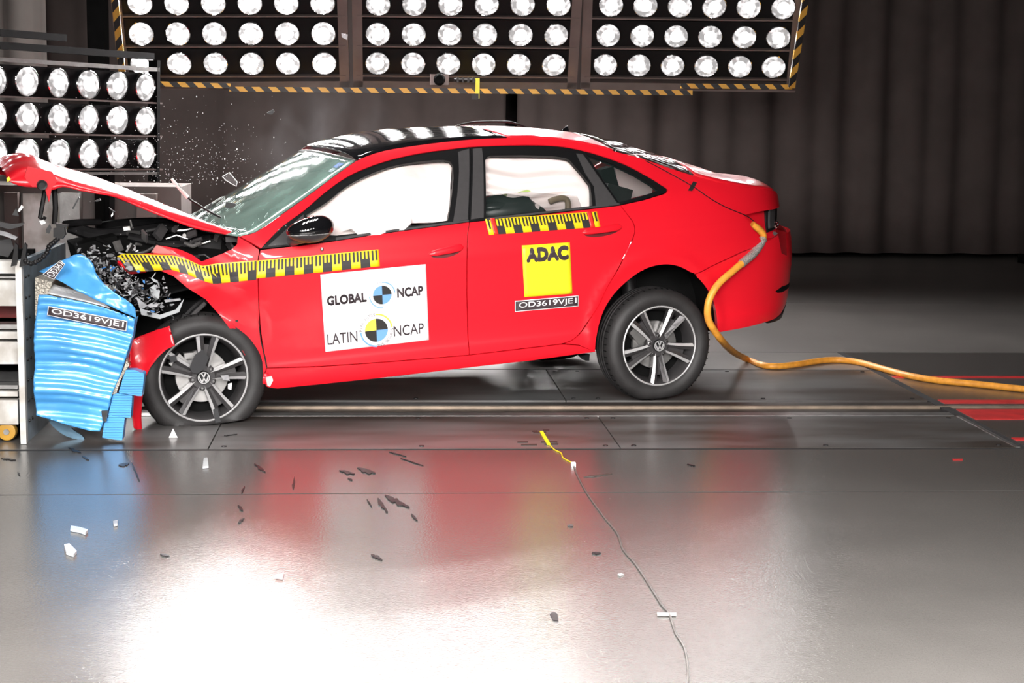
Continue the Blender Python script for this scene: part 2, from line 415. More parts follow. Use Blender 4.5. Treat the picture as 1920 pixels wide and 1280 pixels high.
def bank_plane(yaw): return Vector((sin(yaw) * cos(TILT), -cos(yaw) * cos(TILT), -sin(TILT)))
BANKS = []
for nm, pix, yaw, Y, lab in (
    ('lamp_bank', [(268, 117), (608, 116), (263, 3), (605, 3)], 0.0, 14.5, 'left section of the overhead lamp bank, above the windscreen and dust'),
    ('lamp_bank', [(708, 116), (1038, 119), (709, 5), (1047, 6)], 0.0, 14.5, 'middle section of the overhead lamp bank, straight above the car roof'),
    ('lamp_bank', [(1135, 119), (1450, 123), (1146, 7), (1468, 12)], -.10, 14.5, 'right section of the overhead lamp bank, ending in a striped edge')):
    p = at_y((pix[0][0] + pix[1][0]) / 2, 117, Y)
    q = plane_pts(pix, p, bank_plane(yaw))
    root, abcd, rot = lamp_bank(nm, *q, 6, 7, lab, lens=len(BANKS))
    a, b, c, d = abcd; zt = (c.z - a.z) * 3.35; hw = (b.x - a.x) / 2
    # welded frame round the section
    MB().box((-hw - .17, .02, zt / 2 - .05), (.085, .08, zt + .35)).build('frame_post', FRAMEB, root)
    MB().box((hw + .17, .02, zt / 2 - .05), (.085, .08, zt + .35)).build('frame_post', FRAMEB, root)
    MB().box((0, .02, -.205), (2 * hw + .42, .08, .07)).build('frame_rail', FRAMEB, root)
    MB().box((0, .08, -.15), (2 * hw + .3, .05, .03)).build('frame_rail', HOUSE, root)
    MB().box((0, .02, zt + .1), (2 * hw + .42, .08, .07)).build('frame_rail', FRAMEB, root)
    BANKS.append((root, abcd))
HAZ = stripe_mat('hazard_stripes', 7.2, (1, 0, 1))
HAZV = stripe_mat('hazard_stripes_steep', 7.2, (.8, 0, 1))
def strip(name, p0, p1, th, mt, Y, parent_label):
    Y0, Y1 = Y if isinstance(Y, tuple) else (Y, Y)
    A = at_y(*p0, Y0); B = at_y(*p1, Y1)
    d = B - A; L = d.length
    o = MB().box((L / 2, 0, 0), (L, .03, th)).build(name, mt)
    x = d.normalized(); y = Vector((0, 1, 0)); z = x.cross(y).normalized(); y = z.cross(x)
    mw = Matrix((x, y, z)).transposed().to_4x4(); mw.translation = A; o.matrix_world = mw
    return tag(o, parent_label, 'bumper strip', 'black and yellow striped strips on the lamp banks')
strip('hazard_strip', (290, 157), (432, 161), .042, HAZ, 14.45, 'short black and yellow striped strip under the left lamp section, beside the lamp stand')
strip('hazard_strip', (430, 167), (1298, 174), .042, HAZ, 14.38, 'long black and yellow striped strip along the bottom of the lamp banks')
strip('hazard_strip', (1276, 161), (1485, 163), .042, HAZ, 14.45, 'short black and yellow striped strip under the right lamp section')
strip('hazard_strip', (1516, -40), (1484, 164), .055, HAZV, (13.86, 14.30), 'steep black and yellow striped strip on the right end of the lamp bank')
strip('hazard_strip', (212, -40), (229, 135), .055, HAZV, (13.95, 14.36), 'steep black and yellow striped strip on the left end of the lamp bank')
# small fan and camera clamp hanging on the middle section
fb = empty('clamp_camera', at_y(880, 150, 14.3)); tag(fb, 'small black camera arm clamped under the middle lamp section', 'camera')
MB().tube([(-.13, 0, .0), (.06, 0, .0)], .014).build('arm', DARK, fb)
for i in range(4): MB().box((-.10 + i * .045, 0, .0), (.018, .04, .045)).build('joint', DARK, fb)
MB().box((.07, 0, -.07), (.035, .04, .17)).build('clamp', YELLOW, fb)
MB().box((.05, 0, -.14), (.06, .05, .05)).build('camera_body', DARK, fb)
fn_ = empty('cooling_fan', at_y(824, 149, 14.36)); tag(fn_, 'small grey square fan behind the lower edge of the lamp bank', 'fan')
MB().box((0, .03, 0), (.16, .04, .09)).build('fan_box', FRAMEB, fn_)
MB().lathe([(.0, -.01), (.035, -.012), (.05, .0), (.052, .02)], 18, 'y').build('fan_rotor', VDARK, fn_)

# lamp stand at the left, turned towards the impact
pA = at_y(47, 287, 12.1); pB = at_y(268, 289, 12.95); e_ = (pB - pA).normalized()
pC = at_y(46, 152, 12.1); pD = at_y(267, 163, 12.95)
root, abcd, rot = lamp_bank('lamp_bank', pA, pB, pC, pD, 5, 3, 'lower lamp bank at the far left, turned towards the impact, above the raised bonnet', extra_left=3, lens=3)
a, b, c, d = abcd
MB().box((b.x + .13, .02, (c.z - a.z) / 2), (.03, .1, c.z - a.z + .42)).build('frame_post', HOUSE, root)
MB().box((b.x + .14 - (b.x - a.x + 1.2) / 2, .0, a.z - .145), (b.x - a.x + 1.2, .06, .02)).build('frame_rail', STEEL, root)
MB().box((b.x + .14 - (b.x - a.x + 1.2) / 2, .0, c.z + .14), (b.x - a.x + 1.2, .06, .03)).build('frame_rail', STEEL, root)
MB().box((b.x + .14 - (b.x - a.x + 1.2) / 2, .06, c.z + .24), (b.x - a.x + 1.2, .06, .05)).build('frame_rail', HOUSE, root)
MB().box((-.82, .10, c.z + .33), (b.x - a.x + .3, .05, .05)).build('frame_rail', HOUSE, root)
MB().box((-.9, .14, -1.0), (.06, .06, 2.4)).build('stand_leg', HOUSE, root)
MB().box((.35, .14, -.9), (.05, .05, 1.6)).build('stand_leg', HOUSE, root)

# ================================================================== CAR
YAW, PITCH, ZOFF = radians(16), radians(3.8), .122
_P0 = on_floor(1225, 753)
_n = Vector((sin(YAW), -cos(YAW), 0))
CARO = _P0 - _n * .88 + Vector((0, 0, ZOFF))
car = empty('sedan_car', CARO, (0, -PITCH, YAW))
tag(car, 'red four-door sedan with a crushed front end driven into the blue barrier', 'car')
CARM = Matrix.Translation(CARO) @ Matrix.Rotation(YAW, 4, 'Z') @ Matrix.Rotation(-PITCH, 4, 'Y')
CARI = CARM.inverted()
_c0 = CARI @ CC; _c3 = CARI.to_3x3()
# body side surface: half width as a function of u (rearwards from the rear axle) and v (height)
HV = [-.2, .12, .165, .20, .25, .30, .345, .37, .45, .58, .70, .775, .80, .83, .88, .94, .985, 1.02, 1.10, 1.20, 1.28, 1.34, 1.385, 1.415, 1.44, 1.455, 1.47, 2]
HW = [.60, .78, .825, .850, .864, .868, .862, .862, .870, .884, .893, .897, .896, .889, .881, .866, .848, .833, .795, .744, .700, .660, .620, .575, .50, .40, .20, .0]
def _pchip(xs, ys):
    xs = np.array(xs); ys = np.array(ys); h = np.diff(xs); d = np.diff(ys) / h; m = np.zeros(len(xs))
    for i in range(1, len(xs) - 1):
        if d[i - 1] * d[i] > 0:
            w1, w2 = 2 * h[i] + h[i - 1], h[i] + 2 * h[i - 1]; m[i] = (w1 + w2) / (w1 / d[i - 1] + w2 / d[i])
    def f(x):
        i = int(min(max(np.searchsorted(xs, x) - 1, 0), len(xs) - 2)); t = (min(max(x, xs[0]), xs[-1]) - xs[i]) / h[i]
        return float((1 + 2 * t) * (1 - t) ** 2 * ys[i] + t * (1 - t) ** 2 * h[i] * m[i] + t * t * (3 - 2 * t) * ys[i + 1] + t * t * (t - 1) * h[i] * m[i + 1])
    return f
_tab = [_pchip(HV, HW)(-.2 + i * .002) for i in range(1101)]
def half(v):
    x = (min(max(v, -.2), 1.998) + .2) / .002; i = int(x); t = x - i
    return _tab[i] * (1 - t) + _tab[i + 1] * t
UEND = lambda v: interp(v, [.2, .35, .6, .74, .80, 1.0, 1.12, 1.2], [1.14, 1.20, 1.235, 1.225, 1.15, 1.14, 1.15, 1.17])
def W(u, v):
    b = half(v)
    if u > 0:
        t = min(u / UEND(v), .9999); b *= (1 - t ** 4.0) ** (1 / 2.1)
    if v > 1.0: b *= 1 - .10 * sstep(-.6, .7, u) * sstep(1.0, 1.2, v)
    if u < -2.2: b -= .05 * ((-2.2 - u) / .8) ** 2
    r = hypot(u - .03, v - .31)                # arch flare
    b += .010 * exp(-((r - .40) / .035) ** 2) * sstep(.15, .3, v)
    # crash damage of the front wing: folds and a pulled-in nose
    if u < -2.12:
        k = sstep(-2.14, -2.45, u)
        ridge = lambda x: 1 - abs(((x) % 1) * 2 - 1)
        b += k * .046 * (ridge((u * .9 + v * 1.3) * 2.2 + .4 * noise.noise((u * 3, v * 3, 1))) - .5)
        b += k * .034 * noise.noise((u * 6, v * 6, 4)) - .04 * sstep(-2.55, -3.1, u)
    return b
def cray(px, py): return _c3 @ ray(px, py)
def P2C(px, py):
    """pixel -> (u, v) on the body side"""
    d = cray(px, py); o = _c0
    g = lambda t: (lambda p: -p.y - W(p.x, p.z))(o + d * t)
    tt = lambda w_: (-w_ - o.y) / d.y
    lo, hi = tt(1.0), tt(.15); N = 70; prev = lo; best = (9, lo)
    for i in range(1, N + 1):
        t = lo + (hi - lo) * i / N; gv = g(t)
        if gv < best[0]: best = (gv, t)
        if gv < 0:
            a, b = prev, t
            for _ in range(22):
                c = (a + b) / 2
                if g(c) < 0: b = c
                else: a = c
            p = o + d * b; return p.x, p.z
        prev = t
        if gv > best[0] + .05: break
    p = o + d * best[1]; return p.x, p.z
def P2W(px, py, w_):
    """pixel -> car-local point on the plane a given distance left of the centre line"""
    d = cray(px, py); return _c0 + d * ((-w_ - _c0.y) / d.y)
def S(u, v, off=0.0): return Vector((u, -(W(u, v) + off), v))
def NRM(u, v):
    h = .004; wu = (W(u + h, v) - W(u - h, v)) / (2 * h); wv = (W(u, v + h) - W(u, v - h)) / (2 * h)
    return Vector((-wu, -1, -wv)).normalized()

def resample(poly, step):
    out = []
    for i in range(len(poly)):
        a = poly[i]; b = poly[(i + 1) % len(poly)]; L = hypot(b[0] - a[0], b[1] - a[1]); n = max(1, int(math.ceil(L / step)))
        out += [(a[0] + (b[0] - a[0]) * k / n, a[1] + (b[1] - a[1]) * k / n) for k in range(n)]
    return out
def inset(poly, g):
    A = sum(poly[i][0] * poly[(i + 1) % len(poly)][1] - poly[(i + 1) % len(poly)][0] * poly[i][1] for i in range(len(poly)))
    sg = 1 if A > 0 else -1; out = []
    for i in range(len(poly)):
        p, q, r = poly[i - 1], poly[i], poly[(i + 1) % len(poly)]
        ex, ey = q[0] - p[0], q[1] - p[1]; fx, fy = r[0] - q[0], r[1] - q[1]
        l1, l2 = hypot(ex, ey) or 1, hypot(fx, fy) or 1
        nx, ny = -(ey / l1 + fy / l2), ex / l1 + fx / l2; l = hypot(nx, ny) or 1
        out.append((q[0] + sg * nx / l * g, q[1] + sg * ny / l * g))
    return out
def pip(P, poly):
    x, y = P[:, 0], P[:, 1]; ins = np.zeros(len(P), bool); q = np.array(poly); n = len(q); j = n - 1
    for i in range(n):
        c = ((q[i, 1] > y) != (q[j, 1] > y)) & (x < (q[j, 0] - q[i, 0]) * (y - q[i, 1]) / (q[j, 1] - q[i, 1] + 1e-12) + q[i, 0])
        ins ^= c; j = i
    return ins
def bdist(P, poly):
    q = np.array(poly); d = np.full(len(P), 9.0)
    for i in range(len(q)):
        a, b = q[i - 1], q[i]; ab = b - a; t = np.clip(((P - a) @ ab) / (ab @ ab + 1e-12), 0, 1)
        d = np.minimum(d, np.hypot(*(P - a - t[:, None] * ab).T))
    return d
def fill2d(poly, holes=(), step=.025, grid=.03):
    loops = [resample(poly, step)] + [resample(h, step) for h in holes]
    V = []; E = []
    for L in loops:
        o = len(V); V += L; E += [(o + i, o + (i + 1) % len(L)) for i in range(len(L))]
    q = np.array(loops[0]); (x0, y0), (x1, y1) = q.min(0), q.max(0)
    gx, gy = np.meshgrid(np.arange(x0, x1, grid), np.arange(y0, y1, grid)); P = np.c_[gx.ravel(), gy.ravel()]
    if len(P):
        k = pip(P, loops[0])
        for h in loops[1:]: k &= ~pip(P, h)
        P = P[k]
        for L in loops:
            if len(P): P = P[bdist(P, L) > grid * .4]
        V += [tuple(p) for p in P]
    r = delaunay_2d_cdt([Vector(p) for p in V], E, [], 0, 1e-7)
    V2 = [tuple(v) for v in r[0]]; T = [tuple(t) for t in r[2]]
    A = np.array(V2); cen = A[np.array(T)].mean(1); k = pip(cen, loops[0])
    for h in loops[1:]: k &= ~pip(cen, h)
    T = [t for t, b in zip(T, k) if b]
    return V2, T
def panel_uv(name, poly, mt, parent, holes=(), off=0.0, gap=.003, depth=.022, step=.025, grid=.03, surf=S, nrm=NRM, far=False):
    if gap: poly = inset(poly, gap); holes = [inset(h, -gap) for h in holes]
    V, T = fill2d(poly, holes, step, grid)
    used = sorted({i for t in T for i in t}); mp = {j: i for i, j in enumerate(used)}
    V = [V[i] for i in used]; T = [tuple(mp[i] for i in t) for t in T]
    pts = [surf(u, v, off) for u, v in V]; nr = [nrm(u, v) for u, v in V]
    sgn = 1
    t0 = T[0]
    F = []
    for t in T:
        a, b, c = (pts[i] for i in t)
        F.append(t if (b - a).cross(c - a).dot(nr[t[0]]) > 0 else (t[0], t[2], t[1]))
    ec = {}
    for t in F:
        for k in range(3): ec[(t[k], t[(k + 1) % 3])] = 1
    N0 = len(pts); idx = {}
    for (a, b) in list(ec):
        if (b, a) in ec: continue
        q = []
        for i in (a, b):
            if ('t', i, a) not in idx: pass
        # flange turned inwards
        ed = (pts[b] - pts[a]); fnr = ed.cross(nr[a]).normalized()
        base = len(pts)
        pts += [pts[a].copy(), pts[b].copy(), pts[b] - nr[b] * depth, pts[a] - nr[a] * depth]; nr += [fnr] * 4
        F.append((base + 1, base, base + 3, base + 2))
    me = bpy.data.meshes.new(name); me.from_pydata(pts, [], F); me.materials.append(mt)
    me.polygons.foreach_set('use_smooth', [True] * len(me.polygons)); me.update()
    me.normals_split_custom_set_from_vertices([tuple(x) for x in nr])
    o = bpy.data.objects.new(name, me); COL.objects.link(o); o.parent = parent
    if far:
        c = o.copy(); COL.objects.link(c); c.parent = parent; c.scale = (1, -1, 1)
    return o
def PX(pts): return [P2C(x, y) for x, y in pts]
def panel(name, pix, mt, parent=car, holes=(), **k): return panel_uv(name, PX(pix), mt, parent, [PX(h) for h in holes], **k)

# traced seams, shared by the neighbouring panels
TRIM_TOP = sm([(489.8, 466.5), (529, 426), (570, 396), (610.5, 361), (651, 332.5), (692, 313.5), (732.5, 300), (773, 290.5), (814, 283.7), (852, 279), (883, 275.6), (935, 273.2), (1003, 272.3), (1057, 275.6), (1097, 283.7), (1138, 296), (1179, 312), (1220, 334), (1246, 350.5), (1252, 355.6)], 4)
BELT_Q = [(1247, 362), (1206, 374.6), (1163, 384.5)]
ARCH = sm([(1116, 660), (1118.7, 632), (1127, 597), (1138.6, 571), (1157, 545.6), (1185.5, 520), (1213.6, 503.4), (1244, 496.4), (1272, 500), (1300, 515), (1321, 536), (1335.5, 562), (1342.5, 590), (1345, 624)], 4)
GAP_R = sm([(1163, 384.5), (1176, 401.7), (1187.5, 418), (1190, 434), (1184, 453), (1172, 477.6), (1160, 502), (1138, 540), (1122, 574), (1102, 604), (1088, 624), (1072, 638), (1052, 645)], 4)
GAP_M = [(880, 416), (876.5, 440), (875.5, 490), (875.3, 550), (877, 610), (879.5, 665.5)]
GAP_F = sm([(488, 468), (484, 490), (484.5, 540), (487, 604), (493, 650), (500, 690)], 3)
BELT = [(880, 416), (820, 423.5), (760, 431.5), (705, 439), (629.5, 451), (560, 460), (488, 468)]
BELT_R = [(1163, 384.5), (1100, 392), (1000, 403.5), (880, 416)]
DOORB = [(879.5, 665.5), (780, 674), (690, 681), (600, 687), (500, 690)]
DOORB_R = [(1052, 645), (960, 656), (879.5, 665.5)]

i_arch = min(range(len(ARCH)), key=lambda i: hypot(ARCH[i][0] - 1300, ARCH[i][1] - 515))
ROOF_EDGE = [(449, 443), (480.3, 434), (515.6, 410), (570, 372), (632, 326), (667, 301.5), (690, 291), (719, 282), (752, 276), (787, 271), (835, 265), (884, 260.5), (940, 258), (1000, 258), (1050, 262), (1090, 268), (1130, 277), (1170, 287.5), (1200, 295), (1256, 314.5), (1312, 332), (1349, 341.5), (1391, 349.5), (1430, 353.5), (1453, 357)]
BUMP_GAP = [(1431, 456), (1390, 473), (1345, 494), (1304, 514)]
frame_px = sm(ROOF_EDGE, 2) + [(1459, 366), (1463.5, 388), (1430, 396), (1397, 403), (1399, 408), (1420, 440)] + BUMP_GAP + ARCH[i_arch - 1::-1] + [(1085, 647), (1052, 646)][:1] + GAP_R[::-1][1:] + BELT_Q[::-1][1:] + TRIM_TOP[::-1] + [(470, 455)]
panel('side_frame', frame_px, RED, far=True)
fd = panel('front_door', BELT + GAP_F[1:] + DOORB[::-1][1:] + GAP_M[::-1][1:-1], RED)
rd = panel('rear_door', BELT_R + GAP_M[1:] + DOORB_R[::-1][1:] + GAP_R[::-1][1:-1], RED)
for o in (fd, rd):
    c = o.copy(); COL.objects.link(c); c.parent = car; c.scale = (1, -1, 1)
SILL_B = [(1117, 659.5), (1085, 664), (1000, 676), (900, 687), (800, 699), (700, 710.5), (600, 721), (520, 729), (503, 727), (494, 708)]
panel('sill', [(500, 690)] + DOORB[::-1][1:] + DOORB_R[::-1][1:] + [(1085, 647)] + SILL_B, RED, depth=.06, far=True)
bump_px = BUMP_GAP + ARCH[i_arch + 1:] + [(1397, 614.6), (1430, 606), (1453, 598), (1464, 588), (1475, 564), (1482, 533), (1484, 494), (1481, 482), (1466, 474), (1463, 460), (1459, 440)]
panel('rear_bumper', bump_px, RED, depth=.04, far=True)
# the bumper and tail panel carried round behind the corner
def tail(name, v0, v1, mt, inset_=.004, nv=10, u0=.98):
    def fn(a, b):
        v = v0 + (v1 - v0) * b; ue = UEND(v); w0 = W(u0, v); th = (a * 2 - 1) * pi / 2
        w_ = w0 * math.copysign(abs(sin(th)) ** .8, sin(th)); u = ue * max(0, 1 - (abs(w_) / half(v)) ** 2.1) ** (1 / 4.0)
        return (u - inset_, -w_, v)
    return MB().grid(40, nv, fn).build(name, mt, car, 'all')
tail('rear_bumper_face', .30, .745, RED)
tail('tail_panel', .72, P2C(1430, 354)[1] - .045, RED, .03, u0=1.06)
# lower slot and lip of the bumper
panel('bumper_slot', [(1454, 546), (1466, 537), (1481, 529), (1480, 536), (1466, 547.5), (1458, 548.5)], VDARK, off=.003, gap=0, step=.01, grid=.02)
panel('diffuser', [(1438, 606), (1455, 598), (1467, 588), (1476, 566), (1474, 580), (1466, 594), (1452, 603)], DARK, off=.002, gap=0, step=.01, grid=.02)
# open tail lamp recess
RECESS = [(1397, 403), (1430, 396), (1463.5, 388), (1462, 412), (1459, 440), (1431, 456), (1420, 440), (1399, 408)]
panel('lamp_recess', RECESS, RED, off=-.05, gap=-.012, depth=.01)
panel('lamp_recess_wall', [(1441, 394), (1463.5, 389), (1462, 412), (1459, 430), (1445, 436)], DARK, off=-.035, gap=0, depth=.01)
panel('lamp_bracket', [(1447, 394), (1457, 391.5), (1455, 425), (1447, 428)], PILLAR, off=-.02, gap=0, depth=.012)
mb = MB(); p = P2W(1454, 421, .66); mb.lathe([(.018, -.006), (.024, 0), (.018, .006), (.013, 0), (.018, -.006)], 18, 'y', p); mb.build('tow_ring', CHROME, car, True)
mb = MB(); mb.tube([P2W(1431, 432, .70), P2W(1448, 424, .68)], .004); mb.build('tow_pin', STEEL, car)
MB().ball(P2W(1449, 423, .69), .012).build('copper_knob', mat('copper', (.6, .25, .12), .3, .8, noise_s=9, noise_a=.1), car, 'all')
mb = MB(); mb.prism([P2W(x, y, .72) for x, y in ((1432, 453), (1443, 443), (1452, 434), (1459, 437), (1448, 446), (1440, 452), (1434, 458))], (0, .012, 0)); mb.build('hose_clamp_bracket', STEEL, car)

# ---- greenhouse trim
FW = sm([(575, 404), (613, 380), (651, 350), (692, 328.5), (732.5, 313.5), (773, 305.4), (814, 301), (834, 300.5)], 3) + [(844, 303), (849.5, 311), (850.5, 334), (848, 360), (845, 383), (840, 413), (770, 423), (719, 431), (632, 441), (600, 440)]
RW = [(911, 301), (914, 295), (921, 292.5), (980, 291.5), (1040, 293.5), (1062, 297), (1070, 302), (1076, 309.5), (1092, 328), (1107, 347.5), (1111, 385.4), (1010, 397), (912, 407.5)]
QG = [(1101.7, 291.5), (1138, 304), (1165, 315.5), (1192.5, 328.5), (1220, 345), (1235, 357), (1200, 368.5), (1161, 378.6), (1130, 333)]
iM = min(range(len(TRIM_TOP)), key=lambda i: abs(TRIM_TOP[i][0] - 882))
iQ = min(range(len(TRIM_TOP)), key=lambda i: abs(TRIM_TOP[i][0] - 1095))
panel('window_frame', TRIM_TOP[:iM + 1] + BELT[:-1], TRIM, fd, [FW], off=-.006, gap=.0015)
panel('window_frame', TRIM_TOP[iM:iQ + 1] + [(1127, 333)] + BELT_R[:-1] + [(880, 416)], TRIM, rd, [RW], off=-.006, gap=.0015)
panel('quarter_window_trim', TRIM_TOP[iQ:] + BELT_Q + [(1127, 333)], TRIM, car, [QG], off=-.006, gap=.0015, step=.012, grid=.02)
panel('quarter_glass', QG, GLASS, car, off=-.016, gap=-.004, depth=.004)
panel('pillar_trim', [(858, 284), (880, 278), (878, 412), (849, 416.5), (856, 370), (860, 320)], PILLAR, fd, off=-.001, depth=.008)
panel('pillar_trim', [(886, 278), (904, 276.5), (907, 300), (908, 408), (882.5, 412)], PILLAR, rd, off=-.001, depth=.008)
panel('pillar_trim', [(1080, 287), (1093, 287.5), (1126, 335), (1158, 381.5), (1117, 387), (1113, 349), (1097, 325)], PILLAR, rd, off=-.001, depth=.008, step=.012)
panel('belt_strip', [(629, 445), (705, 434), (840, 416), (879, 411.5), (879, 415.5), (705, 438.5), (629.5, 450.5)], PILLAR, fd, off=.004, depth=.01, gap=.0008, step=.02, grid=.01)
panel('belt_strip', [(912, 408), (1111, 386), (1161, 380), (1162, 384), (912, 412.5)], PILLAR, rd, off=.004, depth=.01, gap=.0008, step=.02, grid=.01)
panel('mirror_sail', [(500.7, 462), (535, 430), (569.8, 400.5), (571, 416), (545, 458.5)], PILLAR, fd, off=-.001, depth=.006)
# half-lowered glass of the rear door and tinted fixed pane
panel('door_glass', [(913, 366), (985, 360), (1060, 366), (1085, 368), (1093, 388), (1010, 397), (912, 407.5)], GLASS, rd, off=-.022, gap=0, depth=.004)

# ---- roof, windscreen, rear window, boot lid: lofts between the two body sides
roofC = [(579, 279.5), (624, 262), (678, 250), (732, 243), (787, 239.5), (854, 237.5), (935, 237.5), (1002, 241.5), (1070, 249.5), (1127, 262), (1181, 280), (1246, 301), (1312, 325), (1349, 326), (1397, 330.5), (1439, 340.5), (1453, 350)]
ctr = [P2W(x, y, .0) for x, y in roofC]
ctr_u = [p.x for p in ctr]; ctr_v = [p.z for p in ctr]
edge = [P2C(x, y) for x, y in ROOF_EDGE]
def edge_at(u):
    us = [e[0] for e in edge]; vs = [e[1] for e in edge]
    return interp(u, us, vs)
def loft(name, u0, u1, mt, nu=26, nv=24, lift=lambda a, w_: 0.0, bow=0.0, parent=car, half_frac=1.0, dz=0.0, flat=2.2):
    def fn(a, b):
        u = u0 + (u1 - u0) * a; ve = edge_at(u); we = W(u, ve); t = (b * 2 - 1) * half_frac
        vc = interp(u - bow * (1 - t * t), ctr_u, ctr_v) if True else 0
        vc = max(vc, ve + .004)
        v = ve + (vc - ve) * (1 - abs(t) ** flat)
        return (u - bow * (1 - t * t), -we * t, v + dz + lift(a, t))
    return MB().grid(nu, nv, fn).build(name, mt, parent, 'all', solid=.01)
uT = P2C(667, 301.5)[0]; uS = P2C(950, 258)[0]; uR = P2C(1150, 283)[0]; uB = P2C(1300, 329)[0]; uE = P2C(1450, 356)[0]
loft('glass_roof', uT + .012, uS, BLACKG, bow=.06)
loft('roof_panel', uS + .006, uR, RED, bow=.05)
loft('rear_window', uR + .004, uB, GLASSR, bow=-.03)
loft('boot_lid', uB + .01, uE, RED, bow=-.05)
# raised edge of the far roof opening
mb = MB(); mb.tube(sm([P2W(x, y, -.45) for x, y in ((850, 239), (872, 231.5), (905, 228.2), (945, 228), (965, 231), (986, 239))]), .006); mb.build('roof_deflector', DARK, car, True)
def wsfn(a, b):
    # a: bottom to top along the pillar, b: near side to far side
    s = [(449, 443), (480.3, 434), (515.6, 410), (570, 372), (632, 326), (667, 301.5)]
    x = a * 5; i = min(int(x), 4); k = x - i
    px, py = s[i][0] + (s[i + 1][0] - s[i][0]) * k, s[i][1] + (s[i + 1][1] - s[i][1]) * k
    u, v = P2C(px, py); t = 1 - 2 * b
    return (u - .002 - (.17 - .09 * a) * (1 - t * t), -(W(u, v) - .004) * t, v + (.012 + .03 * a) * (1 - t * t))
ws = MB().grid(20, 24, wsfn).build('windscreen', SCREEN, car, 'all', solid=.006)
mb = MB(); mb.tube([wsfn(1.0, j / 20) for j in range(21)], .006, 6); mb.build('windscreen_seal', PILLAR, ws, True)
def wsdecal(name, quad, mt, off=.006):
    a0, a1, b0, b1 = quad
    return MB().grid(4, 4, lambda s, t: Vector(wsfn(a0 + (a1 - a0) * s, b0 + (b1 - b0) * t)) + Vector((-off * .6, 0, off * .8))).build(name, mt, ws, 'all')
wsdecal('blue_sticker', (.86, .93, .03, .07), mat('sticker_blue', (.05, .16, .42), .4, noise_s=60, noise_a=.8))
wsdecal('pale_sticker', (.80, .85, .03, .06), mat('sticker_pale', (.3, .42, .45), .4, noise_s=60, noise_a=.8))
# cracks in the lower windscreen
rs = random.Random(3)
mb = MB()
for k in range(70):
    a = rs.uniform(.04, .5) ** 1.1; b = rs.uniform(.04, .8); L = rs.uniform(.02, .07); dr = rs.gauss(.35, .25)
    pts = [Vector(wsfn(min(1, max(0, a + L * t * cos(dr))), min(1, max(0, b + L * t * sin(dr))))) + Vector((-.004, 0, .005)) for t in (0, .5, 1)]
    mb.tube(pts, .0011, 4)
mb.build('glass_cracks', mat('crack_white', (.75, .85, .82), .3), ws, kind='stuff')
# shark fin
p = Vector((P2W(1056, 250, .0))); 
MB().add([p + Vector(q) for q in ((-.05, -.022, -.01), (-.05, .022, -.01), (.035, -.02, -.012), (.035, .02, -.012), (.03, -.004, .045), (.03, .004, .045), (.012, 0, .035))],
         [(0, 1, 3, 2), (0, 2, 4, 6), (1, 6, 5, 3), (2, 3, 5, 4), (0, 6, 1), (4, 5, 6)]).build('antenna_fin', BLACKG, car)
# thin cable taped along the rear wing
mb = MB(); mb.tube([S(*P2C(x, y), .004) for x, y in sm([(1210, 301), (1250, 322), (1298, 349), (1330, 371), (1360, 388), (1398, 404), (1412, 414)])], .0028, 6); mb.build('thin_cable', DARK, car, True)
panel('cable_tape', [(1289, 356.5), (1297, 357.5), (1306, 342), (1299, 339.5)], BLACKP, off=.006, gap=0, depth=.002)

# ---- door handles: red grips over a patch with the hollow's shade painted in
def handle(parent, x0, y0, x1, y1):
    A = P2C(x0, y0); B = P2C(x1, y1)
    L = hypot(B[0] - A[0], B[1] - A[1]); du, dv = (B[0] - A[0]) / L, (B[1] - A[1]) / L
    def fn(a, b):
        th = 2 * pi * b; h = (.016 + .006 * a) * (max(0, 1 - (2 * a - 1) ** 6)) ** .5
        x = a * L; off = .012 + .016 * sin(pi * a) ** .6
        u = A[0] + du * x - dv * h * sin(th); v = A[1] + dv * x + du * h * sin(th)
        return S(u, v, off * .6 + .009 * cos(th))
    MB().grid(18, 12, fn).build('door_handle', RED, parent, 'all')
    poly = [(A[0] + du * L * (.5 + .44 * cos(t)) - dv * (-.012 + .026 * sin(t)), A[1] + dv * L * (.5 + .44 * cos(t)) + du * (-.012 + .026 * sin(t))) for t in [2 * pi * k / 24 for k in range(24)]]
    panel_uv('handle_shade', poly, mat('handle_shadow', (.10, .003, .005), .5, noise_s=5, noise_a=.1), parent, off=.0015, gap=0, depth=.002, step=.02, grid=.02)
handle(fd, 803, 476, 868, 462)
handle(rd, 1090, 436, 1165, 424)

# ---- door mirror
mr = empty('door_mirror', (0, 0, 0), parent=car)
pc = P2W(579, 430, .985)
def mirror_shell(z0, z1, grow=1.0):
    def fn(a, b):
        th = 2 * pi * a; k = z0 + (z1 - z0) * b
        r = max(0, 1 - abs(k) ** 2.0) ** .5
        x = .124 * r * cos(th) * grow; y = .085 * r * sin(th) * grow
        hz = .78 + .22 * sstep(-.11, .06, x)
        return pc + Vector((x + .008 + .016 * k, y, .074 * k * hz * grow + .05 * (x - .05) * (1 if x < .05 else 0) * .4))
    return MB().grid(30, 12, fn)
mirror_shell(-.30, 1.0).build('mirror_cap', BLACKG, mr, 'all')
mirror_shell(-1.0, -.33, .99).build('mirror_housing', mat('mirror_grey', (.045, .043, .044), .35, noise_s=30, noise_a=.1), mr, 'all')
mirror_shell(-.345, -.29, 1.008).build('mirror_seam', mat('seam_pale', (.35, .34, .34), .2, noise_s=80, noise_a=.7), mr, 'all')  # pale grey speckled band between cap and housing
mb = MB(); mb.tube([S(*P2C(548, 452), -.01), pc + Vector((-.05, .05, -.05)), pc + Vector((-.02, .02, -.04))], [.03, .028, .03], 10); mb.build('mirror_foot', PILLAR, mr, True)
